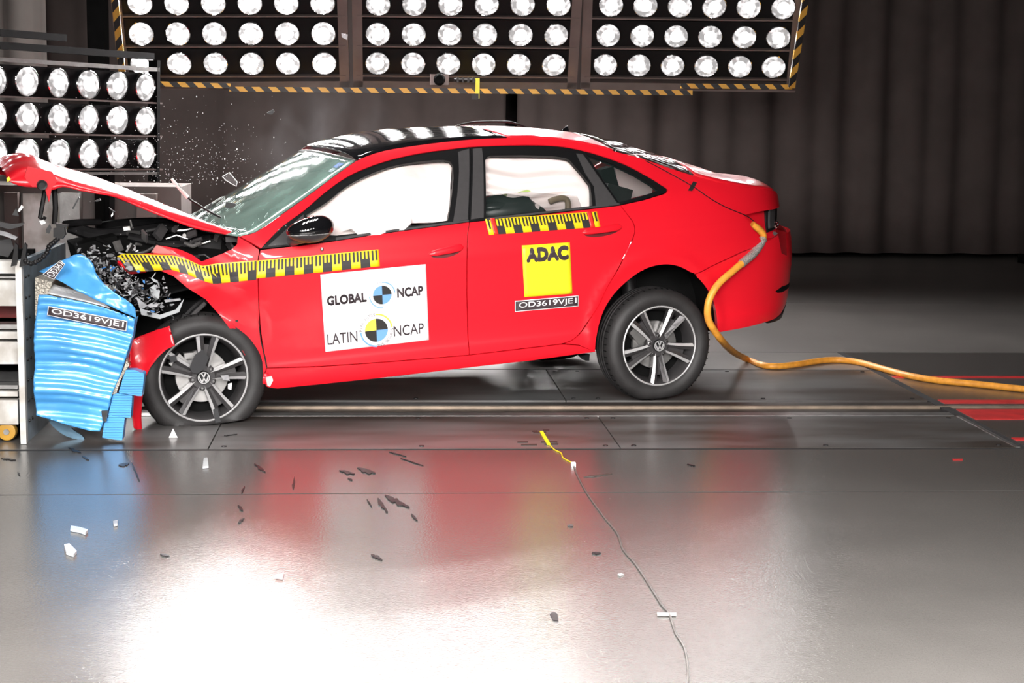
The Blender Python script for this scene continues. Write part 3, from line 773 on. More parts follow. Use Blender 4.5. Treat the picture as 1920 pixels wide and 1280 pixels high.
MB().ball(S(*P2C(603, 467), .008), .010).build('sensor_button', STEEL, fd, 'all')

# ---- airbags and what shows in the cabin
def cloth(name, pix, base, amp, fn, mt, off0):
    def surf(u, v, off): 
        return Vector((u, -(W(u, v) + off + fn(u, v)), v))
    def nr(u, v):
        h = .003; wu = (surf(u + h, v, 0).y - surf(u - h, v, 0).y) / (2 * h); wv = (surf(u, v + h, 0).y - surf(u, v - h, 0).y) / (2 * h)
        return Vector((wu, -1, wv)).normalized()
    return panel(name, pix, mt, car, off=off0, gap=0, depth=.03, grid=.016, step=.02, surf=surf, nrm=nr)
def pillow(u, v): 
    return .050 * noise.noise((u * 2.6, v * 3.2, 2)) + .024 * noise.noise((u * 7, v * 8, 5)) + .007 * abs(noise.noise((u * 15, v * 12, 9)))
cloth('airbag_and_glare', [(566, 414), (600, 384), (640, 352), (690, 323), (740, 306), (800, 297), (846, 297), (856, 312), (850, 380), (845, 418), (770, 420), (760, 433), (735, 434), (700, 436), (640, 447), (590, 446)], 0, 1, pillow, AIRBAG, -.075)
# cloth bulging out over the window sill
cloth('curtain_airbag_hem', [(646, 432), (655, 425), (700, 418), (740, 410), (771, 408), (770, 419), (757, 431), (730, 432), (712, 440), (693, 441), (672, 440), (660, 429)], 0, 1, lambda u, v: .012 * noise.noise((u * 14, v * 14, 3)), AIRBAG, .004)
def folds(u, v):
    f = v + .10 * (u + .6) + .05 * noise.noise((u * 2, v * 2, 7)); k = sstep(-.25, -.6, u)
    return k * .020 * sin(f * 75 + 2 * noise.noise((u * 3, v * 4, 1))) + .02 * noise.noise((u * 4, v * 5, 3)) - .03 * sstep(1.1, 1.0, v)
cloth('airbag_and_glare', [(904, 288), (980, 286), (1062, 290), (1085, 310), (1112, 345), (1120, 392), (1040, 398), (1000, 370), (960, 364), (904, 372)], 0, 1, folds, AIRBAG, -.085)
def blob(name, pts, r, mt, w_, kk=10): 
    mb = MB(); mb.tube([P2W(x, y, w_) for x, y in sm(pts)], r, kk); return mb.build(name, mt, car, 'all')
mb = MB(); mb.ball(P2W(962, 396, .60), (.30, .12, .105)); mb.build('dark_airbag', mat('dark_cushion', (.016, .02, .019), .35, noise_s=7, noise_a=.3, bump=.3, bump_s=9), car, 'all')
mb = MB(); mb.ball(P2W(930, 388, .655), (.10, .05, .035)); mb.build('dark_cushion_fold', mat('dark_cushion', (.016, .02, .019), .3), car, 'all')
mb = MB(); mb.prism([P2W(x, y, .715) for x, y in ((946, 366), (990, 356), (1003, 362), (1000, 370), (985, 364), (965, 367))], (0, .05, 0)); mb.build('green_cloth', GREENC, car)
o = blob('tan_armrest', [(1030, 378), (1040, 374), (1052, 371.5), (1062, 374), (1065, 384), (1064, 398), (1063, 412)], [.017] * 37, TAN, .765, 10)
mb = MB(); mb.prism([P2W(x, y, .28) for x, y in ((1153, 312), (1225, 350), (1222, 362), (1166, 376), (1158, 345))], (0, .02, 0)); mb.build('airbag_and_glare', AIRBAG, car)  # white panel painted as the glare coming through the rear glass
mb = MB(); mb.prism([P2W(x, y, .30) for x, y in ((1128, 318), (1150, 312), (1158, 340), (1168, 372), (1150, 384), (1130, 360))], (0, .10, 0)); mb.build('head_restraint', VDARK, car)
# inner structure that closes the body: floor pan, inner doors, seats, parcel shelf, wheel housings
mb = MB(); mb.box((-1.32, 0, .27), (1.7, 1.60, .10)).box((-.2, 0, .34), (.6, 1.15, .12)).box((.42, 0, .52), (.85, 1.1, .34))
mb.box((-1.32, .77, .58), (1.55, .05, .56)).box((-1.32, -.77, .58), (1.55, .05, .56)); mb.box((-2.2, 0, .6), (.06, 1.5, .66)); mb.build('inner_body', VDARK, car)
mb = MB(); mb.box((.08, 0, .93), (.55, 1.3, .04)).box((.45, 0, .86), (.75, 1.2, .05)); mb.build('parcel_shelf', VDARK, car)
mb = MB().box((-1.95, 0, .86), (.42, 1.42, .22)); mb.build('dashboard', DARK, car)
for sx in (-.36, .36):
    rt = Matrix.Rotation(radians(14), 3, 'Y')
    MB().box((-1.35, sx, .50), (.50, .48, .16)).box((-1.02, sx, .82), (.14, .46, .62), rt).box((-.95, sx, 1.20), (.10, .26, .16), rt).build('front_seat', DARK, car)
MB().box((-.42, 0, .52), (.50, 1.2, .18)).box((-.12, 0, .82), (.16, 1.2, .56), Matrix.Rotation(radians(18), 3, 'Y')).build('rear_seat', DARK, car)
for sx in (-1, 1):
    mb = MB()
    def liner(a, b, sx=sx): 
        th = pi * (-.08 + 1.16 * a); return (.03 + .42 * cos(th), sx * (.50 + .33 * b), .33 + .44 * sin(th))
    mb.grid(24, 6, liner).build('wheel_housing', VDARK, car, 'all', solid=.006)
MB().box((.03, 0, .55), (.80, 1.0, .50)).build('wheel_housing_wall', VDARK, car)
mb = MB(); mb.tube([(.0, -.62, .25), (-.02, -.60, .74)], .045, 12); mb.build('rear_strut', DARK, car, True)
mb = MB(); mb.tube([(.05, -.64, .60), (.05, -.64, .78)], .02, 8); mb.build('rear_spring_seat', RED, car, True)
mb = MB(); mb.tube([(.024, -.75, .19), (.024, .75, .19)], .035, 10); mb.build('rear_axle', DARK, car, True)
mb = MB(); mb.tube([(-.48, -.70, .20), (-.2, -.62, .2), (.02, -.62, .2)], .03, 8); mb.build('trailing_arm', DARK, car, True)
mb = MB().prism([P2W(x, y, .72) for x, y in ((1088, 666), (1106, 664), (1105, 676), (1098, 676))], (0, .05, 0)); mb.build('jack_point', DARK, car)

# ---- wheels
def make_wheel(center, phi0, ground, steer=0.0, camber=0.0, seed=0, y_sign=1):
    wh = empty('wheel', center, (camber, 0, steer), car)
    # tyre with shoulder blocks and grooves, flattened where it meets the floor
    prof = [(.222, .012), (.226, -.004), (.240, -.016), (.262, -.024), (.285, -.022), (.304, -.012), (.317, .004), (.324, .022), (.3255, .040)]
    for g in (.055, .088, .121):
        prof += [(.3265, g - .008), (.318, g - .007), (.318, g), (.3265, g + .001)]
    prof += [(.3255, .142), (.322, .160), (.312, .178), (.285, .194), (.255, .192), (.226, .18), (.222, .165)]
    mb = MB(); mb.lathe(prof, 84, 'y')
    vs = []
    for x, y, z in mb.v:
        if z < -ground:
            k = (-ground - z); z = -ground + .02 * k; y += -.5 * k * (1 if y < .08 else -1)
        vs.append((x, y, z))
    mb.v = vs; ty = mb.build('tyre', RUBBER, wh, 'all'); 
    # sipes on the outer shoulder
    mb = MB()
    for k in range(56):
        a = 2 * pi * k / 56
        if .3265 * sin(a) < -ground + .01: continue
        R3 = Matrix.Rotation(-a, 3, 'Y'); mb.box(R3 @ Vector((.3245, .026, 0)), (.004, .032, .004), R3)
    mb.build('tread_sipes', VDARK, wh, kind='stuff')
    mb = MB(); mb.mi = 0
    mb.lathe([(.2285, .004), (.229, -.006), (.224, -.009), (.2195, -.006)], 72, 'y')
    mb.mi = 1; mb.lathe([(.2195, -.006), (.212, .010), (.204, .03), (.196, .07), (.190, .17)], 72, 'y')
    mb.build('rim', [ALU, RIMG], wh, True)
    for k in range(5):
        ph = phi0 + k * 2 * pi / 5; er = Vector((cos(ph), 0, sin(ph))); et = Vector((-sin(ph), 0, cos(ph))); Y = Vector((0, 1, 0))
        mb = MB()
        def q(r, t, y): return er * r + et * t + Y * y
        for sg in (-1, 1):
            secs = [(.030, .004, .026, .016), (.075, .005, .030, .010), (.14, .010, .043, .004), (.19, .017, .055, .000), (.2185, .022, .062, -.003)]
            for (r0, a0, b0, y0), (r1, a1, b1, y1) in zip(secs, secs[1:]):
                m0, m1 = a0 + (b0 - a0) * .55, a1 + (b1 - a1) * .55
                T = lambda r, t, y: q(r, sg * t, y)
                mb.mi = 0
                mb.add([T(r0, a0, y0 + .010), T(r1, a1, y1 + .010), T(r1, m1, y1 - .002), T(r0, m0, y0 - .002)], [(0, 1, 2, 3)])
                mb.add([T(r0, a0, y0 + .010), T(r1, a1, y1 + .010), T(r1, a1, y1 + .04), T(r0, a0, y0 + .04)], [(0, 1, 2, 3)])
                mb.add([T(r0, b0, y0 + .008), T(r1, b1, y1 + .008), T(r1, b1, y1 + .04), T(r0, b0, y0 + .04)], [(0, 1, 2, 3)])
                mb.add([T(r0, a0, y0 + .04), T(r1, a1, y1 + .04), T(r1, b1, y1 + .04), T(r0, b0, y0 + .04)], [(0, 1, 2, 3)])
                mb.mi = 1
                mb.add([T(r0, m0, y0 - .002), T(r1, m1, y1 - .002), T(r1, b1, y1 + .008), T(r0, b0, y0 + .008)], [(0, 1, 2, 3)])
        mb.mi = 0; mb.box(er * .10 + Y * .035, (.14, .02, .030), Matrix.Rotation(-ph, 3, 'Y'))
        mb.build('spoke', [RIMG, ALU], wh)
        mb = MB(); a2 = ph + pi / 5; c = Vector((cos(a2) * .056, .016, sin(a2) * .056))
        mb.lathe([(0, -.008), (.006, -.008), (.0085, -.004), (.0085, .01)], 8, 'y', c); mb.build('lug_bolt', CHROME, wh, True)
        # socket of the bolt
    mb = MB(); mb.lathe([(.0, .012), (.06, .013), (.070, .022), (.072, .05)], 30, 'y'); mb.build('hub', RIMG, wh, True)
    mb = MB(); mb.mi = 0; mb.lathe([(0, -.004), (.028, -.004), (.034, .002), (.036, .02)], 30, 'y')
    mb.mi = 1; mb.lathe([(.026, -.0045), (.0275, -.0075), (.030, -.0075), (.0315, -.003)], 30, 'y')
    def stroke(a, b, wd=.0030):
        a = Vector((a[0], 0, a[1])); b = Vector((b[0], 0, b[1])); d = (b - a).normalized(); n = Vector((-d.z, 0, d.x)) * wd
        P = [a + n, b + n, b - n, a - n]; mb.prism([p + Vector((0, -.0078, 0)) for p in P], (0, .004, 0))
    for l in (((-.010, .024), (0, .003)), ((.010, .024), (0, .003)), ((-.024, .010), (-.011, -.023)), ((-.011, -.023), (0, -.001)), ((0, -.001), (.011, -.023)), ((.011, -.023), (.024, .010))): stroke(*l)
    mb.build('hub_cap', [DARK, ALU], wh, True)
    mb = MB(); mb.lathe([(.02, .062), (.135, .062), (.137, .066), (.137, .082), (.02, .082)], 48, 'y'); mb.build('brake_disc', STEEL, wh, True)
    mb = MB(); mb.box((-.105, .07, .07), (.075, .07, .10), Matrix.Rotation(radians(-40), 3, 'Y')).box((-.06, .06, .115), (.05, .05, .03)); mb.build('brake_caliper', STEEL, wh)
    mb = MB(); mb.lathe([(.20, .10), (.05, .11), (.05, .2)], 30, 'y'); mb.build('brake_backplate', VDARK, wh, True)
    return wh
RWc = P2W(1236, 648, .862); FWc = P2W(382, 708, .852)
make_wheel(RWc, radians(-90), .3, radians(0), seed=1)
make_wheel(FWc, radians(-64), .238, radians(-2), seed=2)
# wheels of the far side
for c in (RWc, FWc):
    src = [o for o in car.children if o.name.startswith('wheel') and o.type == 'EMPTY' and (o.location - c).length < .01][0]
    r = src.copy(); COL.objects.link(r); r.parent = car; r.location = (c.x, -c.y, c.z); r.scale = (1, -1, 1)
    for ch in src.children:
        if ch.name.startswith(('tyre', 'rim', 'hub', 'spoke')):
            k = ch.copy(); COL.objects.link(k); k.parent = r

# ---- crushed front wing
wing = [(447, 441), (449, 444), (470, 456), (486, 467)] + GAP_F[1:] + [(494, 706), (487, 708), (475, 693), (457, 664), (436, 625), (412, 592), (385, 562), (350, 540), (325, 518.6), (296, 506.4), (268, 509), (241, 511), (229, 500), (219, 492), (222, 481), (236, 476), (287, 475), (296, 459), (318, 462), (339, 467), (362, 477), (378, 489), (396, 482), (420, 473), (434, 466), (445, 456)]
panel('front_wing', wing, RED, depth=.03, grid=.018, step=.015)
# torn strip of the front bumper beside the tyre
bp = [(247, 650), (252, 641.8), (285, 626), (317.6, 611), (322, 628), (326.5, 646), (311.6, 655), (297, 670), (285, 687.8), (276, 710), (272, 730), (268.6, 757), (267, 785), (268, 814), (252, 803), (247, 762), (243, 700)]
def strip_surf(pix, w0, fn, name, mt, thick=.006, grid=.012):
    uv = [(p.x, p.z) for p in (P2W(x, y, w0) for x, y in pix)]
    V, T = fill2d(uv, (), .015, grid)
    mb = MB(); mb.add([(u, -(w0 + fn(u, v)), v) for u, v in V], T)
    return mb.build(name, mt, car, 'all', solid=thick)
strip_surf(bp, .93, lambda u, v: .05 * sin(u * 16) + .02 * noise.noise((u * 7, v * 7, 2)) - .25 * max(0, v - .40), 'torn_bumper', RED)
# buckled sill end and split door edge
mb = MB()
for k in range(9):
    p = S(*P2C(497 + random.uniform(-4, 8), 712 + random.uniform(-8, 10)), .004); mb.ball(p, (random.uniform(.008, .02), .008, random.uniform(.008, .02)), 6, 4)
mb.build('buckled_sill_end', RED, car, True)
MB().prism([S(*P2C(x, y), .004) for x, y in ((497, 706), (508, 704), (511, 712), (505, 724), (500, 722))], (0, -.012, 0)).build('torn_sill_metal', SILVER, car)
for pts in ([(434, 603), (438, 610), (451, 619), (444, 618)], [(441, 599), (447, 599.5), (446, 604), (441, 603)]):
    panel('paint_tear', pts, BLACKP, off=.003, gap=0, depth=.002, step=.01, grid=.01)
mb = MB(); mb.tube([S(*P2C(x, y), .003) for x, y in ((484, 600), (489, 640), (497, 672), (500.5, 689))], [.001, .003, .004, .003], 5); mb.build('split_edge', BLACKP, car)

# ---- raised and bent bonnet
hb = [(447, 438), (430, 440), (410, 437), (365, 428), (320, 412), (271, 393), (217, 370), (176, 362), (148, 357), (118, 350), (97, 356), (82, 352), (50, 350), (30, 346), (14, 338)]
ht = [(446, 436), (430, 431), (407, 424), (365, 411), (320, 397), (271, 379), (217, 361), (176, 350), (148, 343), (118, 334), (95, 326), (76, 317), (52, 316), (30, 322), (12, 333)]
hB = [P2W(x, y, .70) for x, y in hb]; hT = [P2W(x, y, .67) for x, y in ht]
hB = [Vector(p) for p in sm(hB, 3)]; hT = [Vector(p) for p in sm(hT, 3)]
NH = len(hT) - 1
def hood_top(a, b):
    i = min(int(a * NH), NH - 1); k = a * NH - i; p = hT[i].lerp(hT[i + 1], k)
    t = 1 - 2 * b; crown = .042 * (1 - abs(t) ** 2.5) * (.4 + .6 * sstep(0, .2, a)); dent = .02 * noise.noise((p.x * 4, t * 2.5, 6)) * sstep(.5, 1, a)
    bulge = .012 * sstep(.62, .55, abs(t)) * sstep(.1, .3, a)
    return (p.x - .10 * (1 - t * t) * sstep(.6, 0, a), p.y * t, p.z + crown + dent * (1 - t * t) + bulge)
mb = MB(); mb.grid(NH * 2, 26, hood_top)
def hood_side(a, b):
    i = min(int(a * NH), NH - 1); k = a * NH - i; T = hT[i].lerp(hT[i + 1], k); B = hB[i].lerp(hB[i + 1], k)
    p = T.lerp(B, b); p.y -= .022 * sin(pi * b * .8); return p
mb.grid(NH * 2, 6, hood_side)
def hood_side2(a, b):
    p = Vector(hood_side(a, b)); p.y = -p.y; return p
mb.grid(NH * 2, 4, hood_side2)
bon = mb.build('bonnet', RED, car, True, solid=.004)
# folded front corner of the bonnet with its round hole
mb = MB(); mb.prism([P2W(x, y, .72) for x, y in ((52, 312), (98, 322), (108, 340), (97, 352), (92, 379), (84, 352), (60, 350), (46, 332))], (0, .03, 0)); mb.build('bonnet_fold', RED, bon)
mb = MB(); mb.lathe([(.016, -.01), (.024, -.012), (.026, 0), (.026, .03)], 16, 'y', P2W(79, 347, .735)); mb.lathe([(0, .0), (.02, .0)], 16, 'y', P2W(79, 347, .735)); mb.build('bonnet_stop', DARK, bon, True)
MB().prism([P2W(x, y, .72) for x, y in ((12, 334), (17, 331), (20, 337), (14, 342))], (0, .01, 0)).build('yellow_edge', YELLOW, bon)
mb = MB(); mb.tube([P2W(x, y, .60) for x, y in ((85, 352), (78, 392), (75, 408), (81, 412), (85, 406))], .011, 6); mb.build('latch_rod', DARK, bon)
mb = MB(); mb.tube([P2W(x, y, .58) for x, y in ((102, 350), (104, 390), (102, 420))], .014, 6); mb.build('support_strut', DARK, bon)
# underside frame of the bonnet
MB().grid(30, 16, lambda a, b: Vector(hood_top(.05 + .9 * a, .06 + .88 * b)) - Vector((0, 0, .035))).build('bonnet_lining', VDARK, bon, 'all')
# ---- wiper thrown up
mb = MB(); mb.tube([P2W(x, y, .30) for x, y in sm([(322, 335), (335, 350), (352, 370), (372, 384), (395, 398), (420, 411)])], [.008] * 12 + [.006] * 19, 6); mb.build('wiper_blade', DARK, car, True)
mb = MB(); mb.tube([P2W(x, y, .31) for x, y in ((322, 335), (335, 352), (352, 370))], [.009, .008, .012], 6); mb.build('wiper_arm', TROLW, car, True)

# ---- engine bay wreck
rs = random.Random(21)
def shard_poly(c, size, rs, n=5, th=.004):
    """jagged flat chip with thickness, randomly turned"""
    a0 = rs.uniform(0, 6.28); pts = []
    R3 = Matrix.Rotation(rs.uniform(0, 6.28), 3, Vector((rs.gauss(0, 1), rs.gauss(0, 1), rs.gauss(0, 1))).normalized())
    asp = rs.uniform(.3, 1)
    for k in range(n):
        a = a0 + 2 * pi * k / n + rs.uniform(-.3, .3); r = size * rs.uniform(.5, 1)
        pts.append(Vector(c) + R3 @ Vector((r * cos(a), r * sin(a) * asp, 0)))
    return pts, R3 @ Vector((0, 0, th))
def tubeobj(name, pix, w_, r, mt, n=8, par=car):
    mb = MB(); mb.tube([P2W(x, y, ww) for (x, y), ww in zip(sm(pix, 4), np.linspace(w_[0], w_[1], (len(pix) - 1) * 4 + 1))], r, n); return mb.build(name, mt, par, True)
for pix, w_, r in (([(130, 424), (180, 440), (240, 437), (320, 428), (400, 440)], (.2, .4), .035), ([(190, 432), (230, 427), (300, 425), (350, 440)], (.0, .2), .05),
                   ([(240, 443), (300, 455), (350, 458), (395, 447)], (.45, .5), .022), ([(215, 470), (260, 462), (330, 462), (400, 470)], (.3, .4), .03),
                   ([(120, 420), (150, 417), (188, 416)], (.3, .2), .018), ([(270, 430), (300, 415), (320, 410)], (.1, 0), .012), ([(360, 455), (380, 445), (405, 435)], (.5, .4), .010),
                   ([(300, 470), (330, 480), (400, 500), (440, 480)], (.35, .45), .03)):
    tubeobj('engine_pipe', pix, w_, r, DARK)
for k in range(46):                       # small broken engine parts in the open bay
    cx, cy = rs.uniform(205, 440), rs.uniform(424, 486)
    if cy < 418 + (440 - cx) * .0 or cy > 500: continue
    p = P2W(cx, cy, rs.uniform(.35, .68)); mt = rs.choice((DARK, PILLAR, PILLAR, STEEL, mat('bay_grey', (.14, .135, .13), .4, .3, noise_s=20, noise_a=.3)))
    rt = Matrix.Rotation(rs.uniform(0, 3.1), 3, Vector((rs.gauss(0, 1), rs.gauss(0, 1), rs.gauss(0, 1))).normalized())
    if k % 2:
        q = rt @ Vector((rs.uniform(.04, .14), 0, 0)); q.z *= .4
        MB().tube([p, p + q * .5 + Vector((0, 0, rs.uniform(-.02, .02))), p + q], rs.uniform(.004, .012), 6).build('engine_part', mt, car, True)
    else:
        MB().box(p, (rs.uniform(.02, .08), rs.uniform(.02, .06), rs.uniform(.01, .03)), rt).build('engine_part', mt, car)
tubeobj('wiring_loom', [(180, 447), (215, 462), (250, 470), (300, 468)], (.5, .5), .012, VDARK)
for (x, y, w_, d, mt) in ((300, 460, .2, (.5, .5, .16), VDARK), (180, 480, .3, (.22, .4, .2), VDARK), (390, 455, .45, (.12, .12, .05), DARK), (340, 510, .35, (.5, .3, .3), VDARK), (280, 550, .42, (.3, .3, .25), VDARK), (260, 600, .45, (.25, .25, .3), VDARK)):
    MB().box(P2W(x, y, w_), d, Matrix.Rotation(rs.uniform(-.3, .3), 3, 'Y')).build('engine_block', mt, car)
mb = MB(); mb.lathe([(0, .012), (.022, .012), (.024, 0), (.024, -.016), (0, -.016)], 16, 'z', P2W(246, 464, .5)); mb.build('filler_cap', WHITE, car, True)
# inner arch liner in front of the wheel and the chassis rail
def flin(a, b):
    th = radians(60 + 130 * a); c = FWc + Vector((0, 0, .0)); return (c.x + .43 * cos(th), -.52 - .30 * b, c.z + .06 + .40 * sin(th))
MB().grid(20, 5, flin).build('wheel_arch_liner', VDARK, car, 'all', solid=.006)
tubeobj('suspension_arm', [(405, 555), (375, 568), (352, 588), (340, 610), (338, 630)], (.72, .78), [.018] * 17, DARK)
tubeobj('suspension_arm', [(385, 568), (362, 590), (350, 606)], (.79, .80), .012, PILLAR)
MB().box(P2W(345, 597, .81), (.035, .03, .045), Matrix.Rotation(.5, 3, 'Y')).build('bracket', DARK, car)
MB().box(FWc + Vector((0, .40, .15)), (.30, .40, .45)).build('wheel_housing_wall', VDARK, car)
# folded metal where the wing tore
mb = MB(); mb.prism([S(*P2C(x, y), .004) for x, y in ((284, 473), (294, 459), (306, 463), (318, 470), (330, 476), (300, 475))], (0, .02, 0)); mb.build('folded_wing_edge', mat('pink_primer', (.55, .16, .15), .3, .3, noise_s=9, noise_a=.3), car)
# chips of broken headlamp and grille clustered at the torn nose
GREYP = mat('grey_plastic', (.30, .30, .31), .35, noise_s=20, noise_a=.4); DKC = mat('chip_dark', (.03, .03, .032), .3); BLC = mat('chip_blue', (.05, .2, .5), .35)
for cnt, mt, nm in ((230, GREYP, 'broken_headlamp_bits'), (260, DKC, 'broken_grille_bits'), (60, CLEAR, 'broken_lens_bits'), (14, BLC, 'broken_blue_bits')):
    mb = MB()
    for k in range(cnt):
        t = rs.random(); cx = 165 + 135 * t + rs.gauss(0, 16); cy = 485 + 85 * t + rs.gauss(0, 17)
        if cy < 455: continue
        pts, e = shard_poly(P2W(cx, cy, .83 + rs.uniform(-.1, .07)), rs.uniform(.006, .024), rs, rs.choice((3, 4, 5))); mb.prism(pts, e)
    mb.build(nm, mt, car, kind='stuff')
for (pix, mt) in (([(255, 555), (275, 572), (292, 565), (300, 575), (262, 578)], GREYP), ([(280, 540), (290, 533), (300, 545), (298, 560), (286, 555)], CLEAR), ([(308, 562), (338, 559), (339, 563), (310, 567)], GREYP), ([(282, 520), (292, 524), (298, 531), (288, 528)], CLEAR), ([(262, 577), (300, 590), (330, 580), (345, 560), (336, 585), (300, 598), (265, 590)], CLEAR)):
    MB().prism([P2W(x, y, .87) for x, y in pix], (0, .006, 0)).build('headlamp_shard', mt, car)
# plastic caught in the front wheel
for (pix, mt) in (([(356, 688), (364, 668), (380, 655), (392, 670), (384, 690), (372, 700), (360, 698)], DKC), ([(318, 668), (330, 666), (332, 676), (320, 680)], DKC), ([(400, 768), (408, 765), (414, 790), (404, 793)], DKC), ([(414, 704), (428, 703), (431, 714), (418, 712)], GREYP), ([(428, 720), (435, 718), (434, 730), (428, 729)], WHITE)):
    MB().prism([P2W(x, y, .875) for x, y in pix], (0, .012, 0)).build('caught_chip', mt, car)

# ================================================================== STICKERS ON THE CAR
def bil(q, s, t):
    """q: TL, TR, BR, BL pixels; s right, t down"""
    (a, b, c, d) = [np.array(p, float) for p in q]
    return (a * (1 - s) + b * s) * (1 - t) + (d * (1 - s) + c * s) * t
class Decal:
    def __init__(s, quad, base=.003): s.q = quad; s.base = base
    def at(s, a, b, off): 
        x, y = bil(s.q, a, b); return S(*P2C(x, y), s.base + off)
    def sheet(s, name, mt, rect=(0, 0, 1, 1), off=0.0, n=(12, 12), parent=car):
        x0, y0, x1, y1 = rect
        return MB().grid(n[0], n[1], lambda a, b: s.at(x0 + (x1 - x0) * a, y0 + (y1 - y0) * b, off)).build(name, mt, parent, 'all', solid=.0006)
    def text(s, name, txt, rect, mt, bold=0.0, off=.0012, parent=car, spacing=1.0, heavy=0.0):
        V, T = text2d(txt, bold, spacing); x0, y0, x1, y1 = rect; mb = MB()
        hx, hy = heavy / len(txt), heavy * 1.1                 # heavier strokes: the outline shifted round a small ring
        x0 += hx * (x1 - x0); x1 -= hx * (x1 - x0); y0 += hy * (y1 - y0); y1 -= hy * (y1 - y0)
        for k in range(8 if heavy else 1):
            dx, dy = (hx * cos(k * pi / 4) * (x1 - x0), hy * sin(k * pi / 4) * (y1 - y0)) if heavy else (0, 0)
            mb.add([s.at(x0 + (x1 - x0) * a + dx, y1 + (y0 - y1) * b + dy, off) for a, b in V], T)
        return mb.build(name, mt, parent)
    def polar(s, name, c, asp, r0, r1, a0, a1, mt, parent, off=.0014, n=20):
        """ring sector, angles in degrees, 0 right, 90 up; asp = height of one unit of t over one unit of s"""
        def fn(i, j):
            th = radians(a0 + (a1 - a0) * i); r = r0 + (r1 - r0) * j
            return s.at(c[0] + r * cos(th), c[1] - r * sin(th) * asp, off)
        return MB().grid(n, 2, fn).build(name, mt, parent, 'all')
    def arctext(s, name, txt, c, asp, r, a_mid, size, mt, parent, flip=False, step=None):
        mb = MB(); n = len(txt); step = step or 9
        for k, ch in enumerate(txt):
            if ch == ' ': continue
            V, T = text2d(ch); wd = .62 if ch not in 'IÁ' else (.15 if ch == 'I' else .62)
            th = radians(a_mid + (-(k - (n - 1) / 2) * step if not flip else (k - (n - 1) / 2) * step))
            o = []
            for a, b in V:
                rr = (r + (b - .5) * size) if not flip else (r - (b - .5) * size)
                tt = (a - .5) * size * wd / r
                ang = th - tt if not flip else th + tt
                o.append(s.at(c[0] + rr * cos(ang), c[1] - rr * sin(ang) * asp, .0014))
            mb.add(o, T)
        return mb.build(name, mt, parent)
D1 = Decal([(600.3, 514.4), (798, 495), (804, 637), (610, 659.4)])
p1 = D1.sheet('white_sticker', WHITE, n=(24, 18)); tag(p1, 'white sticker with two crash test round emblems and lettering')
ASP = 197 / 144
D1.text('lettering', 'GLOBAL', (.045, .285, .425, .415), PRINTG, .006, parent=p1, heavy=.065)
D1.text('lettering', 'NCAP', (.715, .275, .965, .405), PRINTG, .004, parent=p1, heavy=.06)
D1.text('lettering', 'LATIN', (.025, .775, .315, .915), PRINTG, .0, parent=p1, heavy=.014)
D1.text('lettering', 'NCAP', (.665, .765, .955, .905), PRINTG, .0, parent=p1, heavy=.014)
for (c, r, col_a, col_b, arc) in (((.574, .345), .089, LBLUE, BLACKP, LPALE), ((.50, .845 - .05), .110, None, BLACKP, None)):
    q2 = LYEL if col_a is None else LBLUE
    D1.polar('emblem_quarter', c, ASP, 0, r, 0, 90, BLACKP, p1); D1.polar('emblem_quarter', c, ASP, 0, r, 180, 270, BLACKP, p1)
    D1.polar('emblem_quarter', c, ASP, 0, r, 90, 180, q2, p1); D1.polar('emblem_quarter', c, ASP, 0, r, 270, 360, LBLUE, p1)
    D1.polar('emblem_arc', c, ASP, r * 1.30, r * 1.44, 5, 90, LPALE if col_a else LYEL, p1)
    D1.polar('emblem_arc', c, ASP, r * 1.30, r * 1.44, 182, 270, LPALE if col_a else LBLUE, p1)
D1.arctext('lettering', 'FOR SAFER', (.574, .345), ASP, .122, 135, .022, LGREY, p1, step=10)
D1.arctext('lettering', 'CARS', (.574, .345), ASP, .122, 315, .022, LGREY, p1, flip=True, step=15)
D1.arctext('lettering', 'PARA AUTOS', (.50, .795), ASP, .149, 136, .030, PRINTG, p1, step=9)
D1.arctext('lettering', 'MÁS SEGUROS', (.50, .795), ASP, .149, 317, .030, PRINTG, p1, flip=True, step=8.2)
D2 = Decal([(978, 460), (1068, 454), (1072.8, 550.2), (983, 556.7)])
p2 = D2.sheet('yellow_sticker', YELLOW); tag(p2, 'square yellow sticker with heavy dark lettering')
D2.text('lettering', 'ADAC', (.075, .045, .965, .345), PRINTG, .006, parent=p2, heavy=.10)
D3 = Decal([(965, 564), (1084.4, 553.6), (1084.4, 574), (965, 584.6)])
p3 = D3.sheet('number_label', WHITE); tag(p3, 'black number label with a white border')
D3.sheet('label_field', PRINTG, (.012, .07, .988, .93), .0006, parent=p3)
D3.text('lettering', 'OD3619VJE1', (.065, .17, .965, .82), WHITE, .006, parent=p3)
class PathDecal(Decal):
    """strip between two traced pixel lines"""
    def __init__(s, top, bot, base=.003):
        s.t = top; s.b = bot; s.base = base
    def at(s, a, b, off):
        def on(L, t):
            d = [0]
            for p, q in zip(L, L[1:]): d.append(d[-1] + hypot(q[0] - p[0], q[1] - p[1]))
            x = t * d[-1]; return np.array([np.interp(x, d, [p[0] for p in L]), np.interp(x, d, [p[1] for p in L])])
        x, y = on(s.t, a) * (1 - b) + on(s.b, a) * b; return S(*P2C(x, y), s.base + off)
